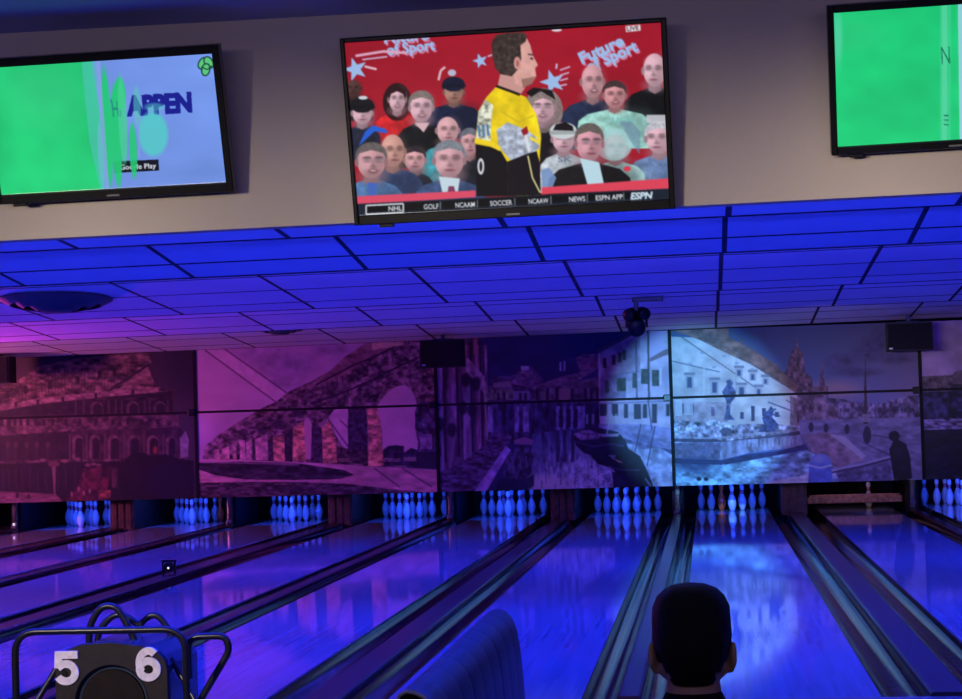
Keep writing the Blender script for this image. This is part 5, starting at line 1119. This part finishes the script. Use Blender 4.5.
# ------------------------------------------------------------------ light: the tubes behind each ceiling lip, coloured spots, house light behind the seats
def area(name, loc, d, sx, sy, col, w, spread=PI):
    l = bpy.data.lights.new(name, 'AREA'); l.shape = 'RECTANGLE'; l.size = sx; l.size_y = sy; l.color = col; l.energy = w; l.spread = spread
    o = bpy.data.objects.new(name, l); C.objects.link(o); o.location = loc
    o.rotation_euler = Vector(d).to_track_quat('-Z', 'Y').to_euler(); return o
def spot(name, loc, tgt, ang, blend, col, w, rad=0.05):
    l = bpy.data.lights.new(name, 'SPOT'); l.spot_size = ang; l.spot_blend = blend; l.color = col; l.energy = w; l.shadow_soft_size = rad
    o = bpy.data.objects.new(name, l); C.objects.link(o); o.location = loc
    o.rotation_euler = (Vector(tgt) - Vector(loc)).to_track_quat('-Z', 'Y').to_euler(); return o
BLUE = (0.002, 0.018, 1.0)
XC = (XL + XR) / 2; XW = XR - XL - 0.4
# blacklight tubes tucked behind each lip, shining down on the lanes
for y, w in ((6.72, 400), (11.56, 430), (14.26, 520), (18.76, 480), (22.76, 300)):
    area('blacklight_tube', (XC, y + 0.1, 2.70), (0, 0.0 if y < 20 else -0.4, -1), XW, 0.08, BLUE, w, 2.1)
# uplight strip along the back of the bulkhead, and violet strips on the lips, each shaded so it only reaches the tiles
area('bulkhead_strip', (XC, 6.72, 2.3), (0, 1, 0.46), XW, 0.08, (0.014, 0.042, 1.0), 1180, 0.9)
for y, w in ((14.26, 480), (18.76, 440), (22.76, 620)):
    area('lip_strip', (XC, y + 0.08, 2.66), (0, 1, 0.46), XW, 0.06, (0.06, 0.062, 1.0), w, 0.9)
# pin deck lights
for i, x in enumerate(LX):
    if i == 0: continue
    area('pin_light', (x, 27.7, 0.52), (0, 1, -0.42), 0.95, 0.06, (0.018, 0.07, 1.0), 16 if i != 8 else 1.2)
area('pit_lamp', (LX[8], 27.9, 0.62), (0, 0.6, -1), 1.0, 0.05, (1.0, 0.45, 0.2), 0.8)
# magenta wash from the side, white and blue beams
spot('magenta_wash', (-13.6, 23.6, 1.75), (-6.0, 27.3, 2.75), 1.55, 0.8, (1.0, 0.19, 0.5), 1250, 0.4)
spot('magenta_uplight', (-11.4, 24.2, 1.3), (-10.0, 22.6, 2.8), 1.7, 1.0, (0.9, 0.06, 0.72), 1200, 0.15)
spot('white_beam', (-0.72, 21.5, 2.22), (-0.14, 27.5, 1.50), 0.46, 0.5, (0.165, 0.54, 1.0), 1650, 0.03)
spot('mural_fill', (1.2, 21.0, 2.3), (1.9, 27.5, 1.6), 0.7, 1.0, (0.7, 0.55, 1.0), 260, 0.1)  # unseen soft fill, added to lift the right-hand murals
spot('blue_beam', (-7.0, 22.0, 2.4), (-7.6, 27.5, 1.25), 0.2, 0.8, (0.02, 0.02, 1.0), 200, 0.05)
# warm house lights over the concourse behind the seats, thrown up at the bulkhead and cut off by the added, unseen dropped beam
for x in (-2.9, -1.5, -0.1, 1.3):
    spot('house_light', (x - 2.6, -3.4, 1.95), (x, 6.5, 2.42), 0.24, 0.7, (1.0, 0.88, 0.70), 1850, 0.3)
area('concourse_blue_fill', (-0.6, 1.25, 2.5), (0, 0.5, 0.9), 6, 0.06, (0.12, 0.15, 1.0), 46)  # unseen blue fill, added for the near ceiling and upper bulkhead
area('concourse_warm_fill', (-0.6, 1.25, 2.45), (0, 1, 0.1), 5, 0.1, (1.0, 0.8, 0.62), 9, 1.6)  # unseen warm fill, added for the upper bulkhead and the man's neck
spot('ball_return_fill', (-4.2, 1.7, 2.8), (-2.2, 6.8, 0.62), 0.22, 0.6, (1.0, 0.8, 0.74), 900, 0.1)  # unseen warm spot, added to brighten the ball return front

w = bpy.data.worlds.new('world'); scene.world = w; w.use_nodes = True
w.node_tree.nodes['Background'].inputs[0].default_value = (0.05, 0.03, 0.2, 1); w.node_tree.nodes['Background'].inputs[1].default_value = 0.02
vs = scene.view_settings; vs.view_transform = 'Standard'; vs.look = 'None'; vs.exposure = 0; vs.gamma = 1; vs.use_curve_mapping = False
scene.cycles.use_denoising = True
scene.cycles.max_bounces = 8; scene.cycles.sample_clamp_indirect = 6
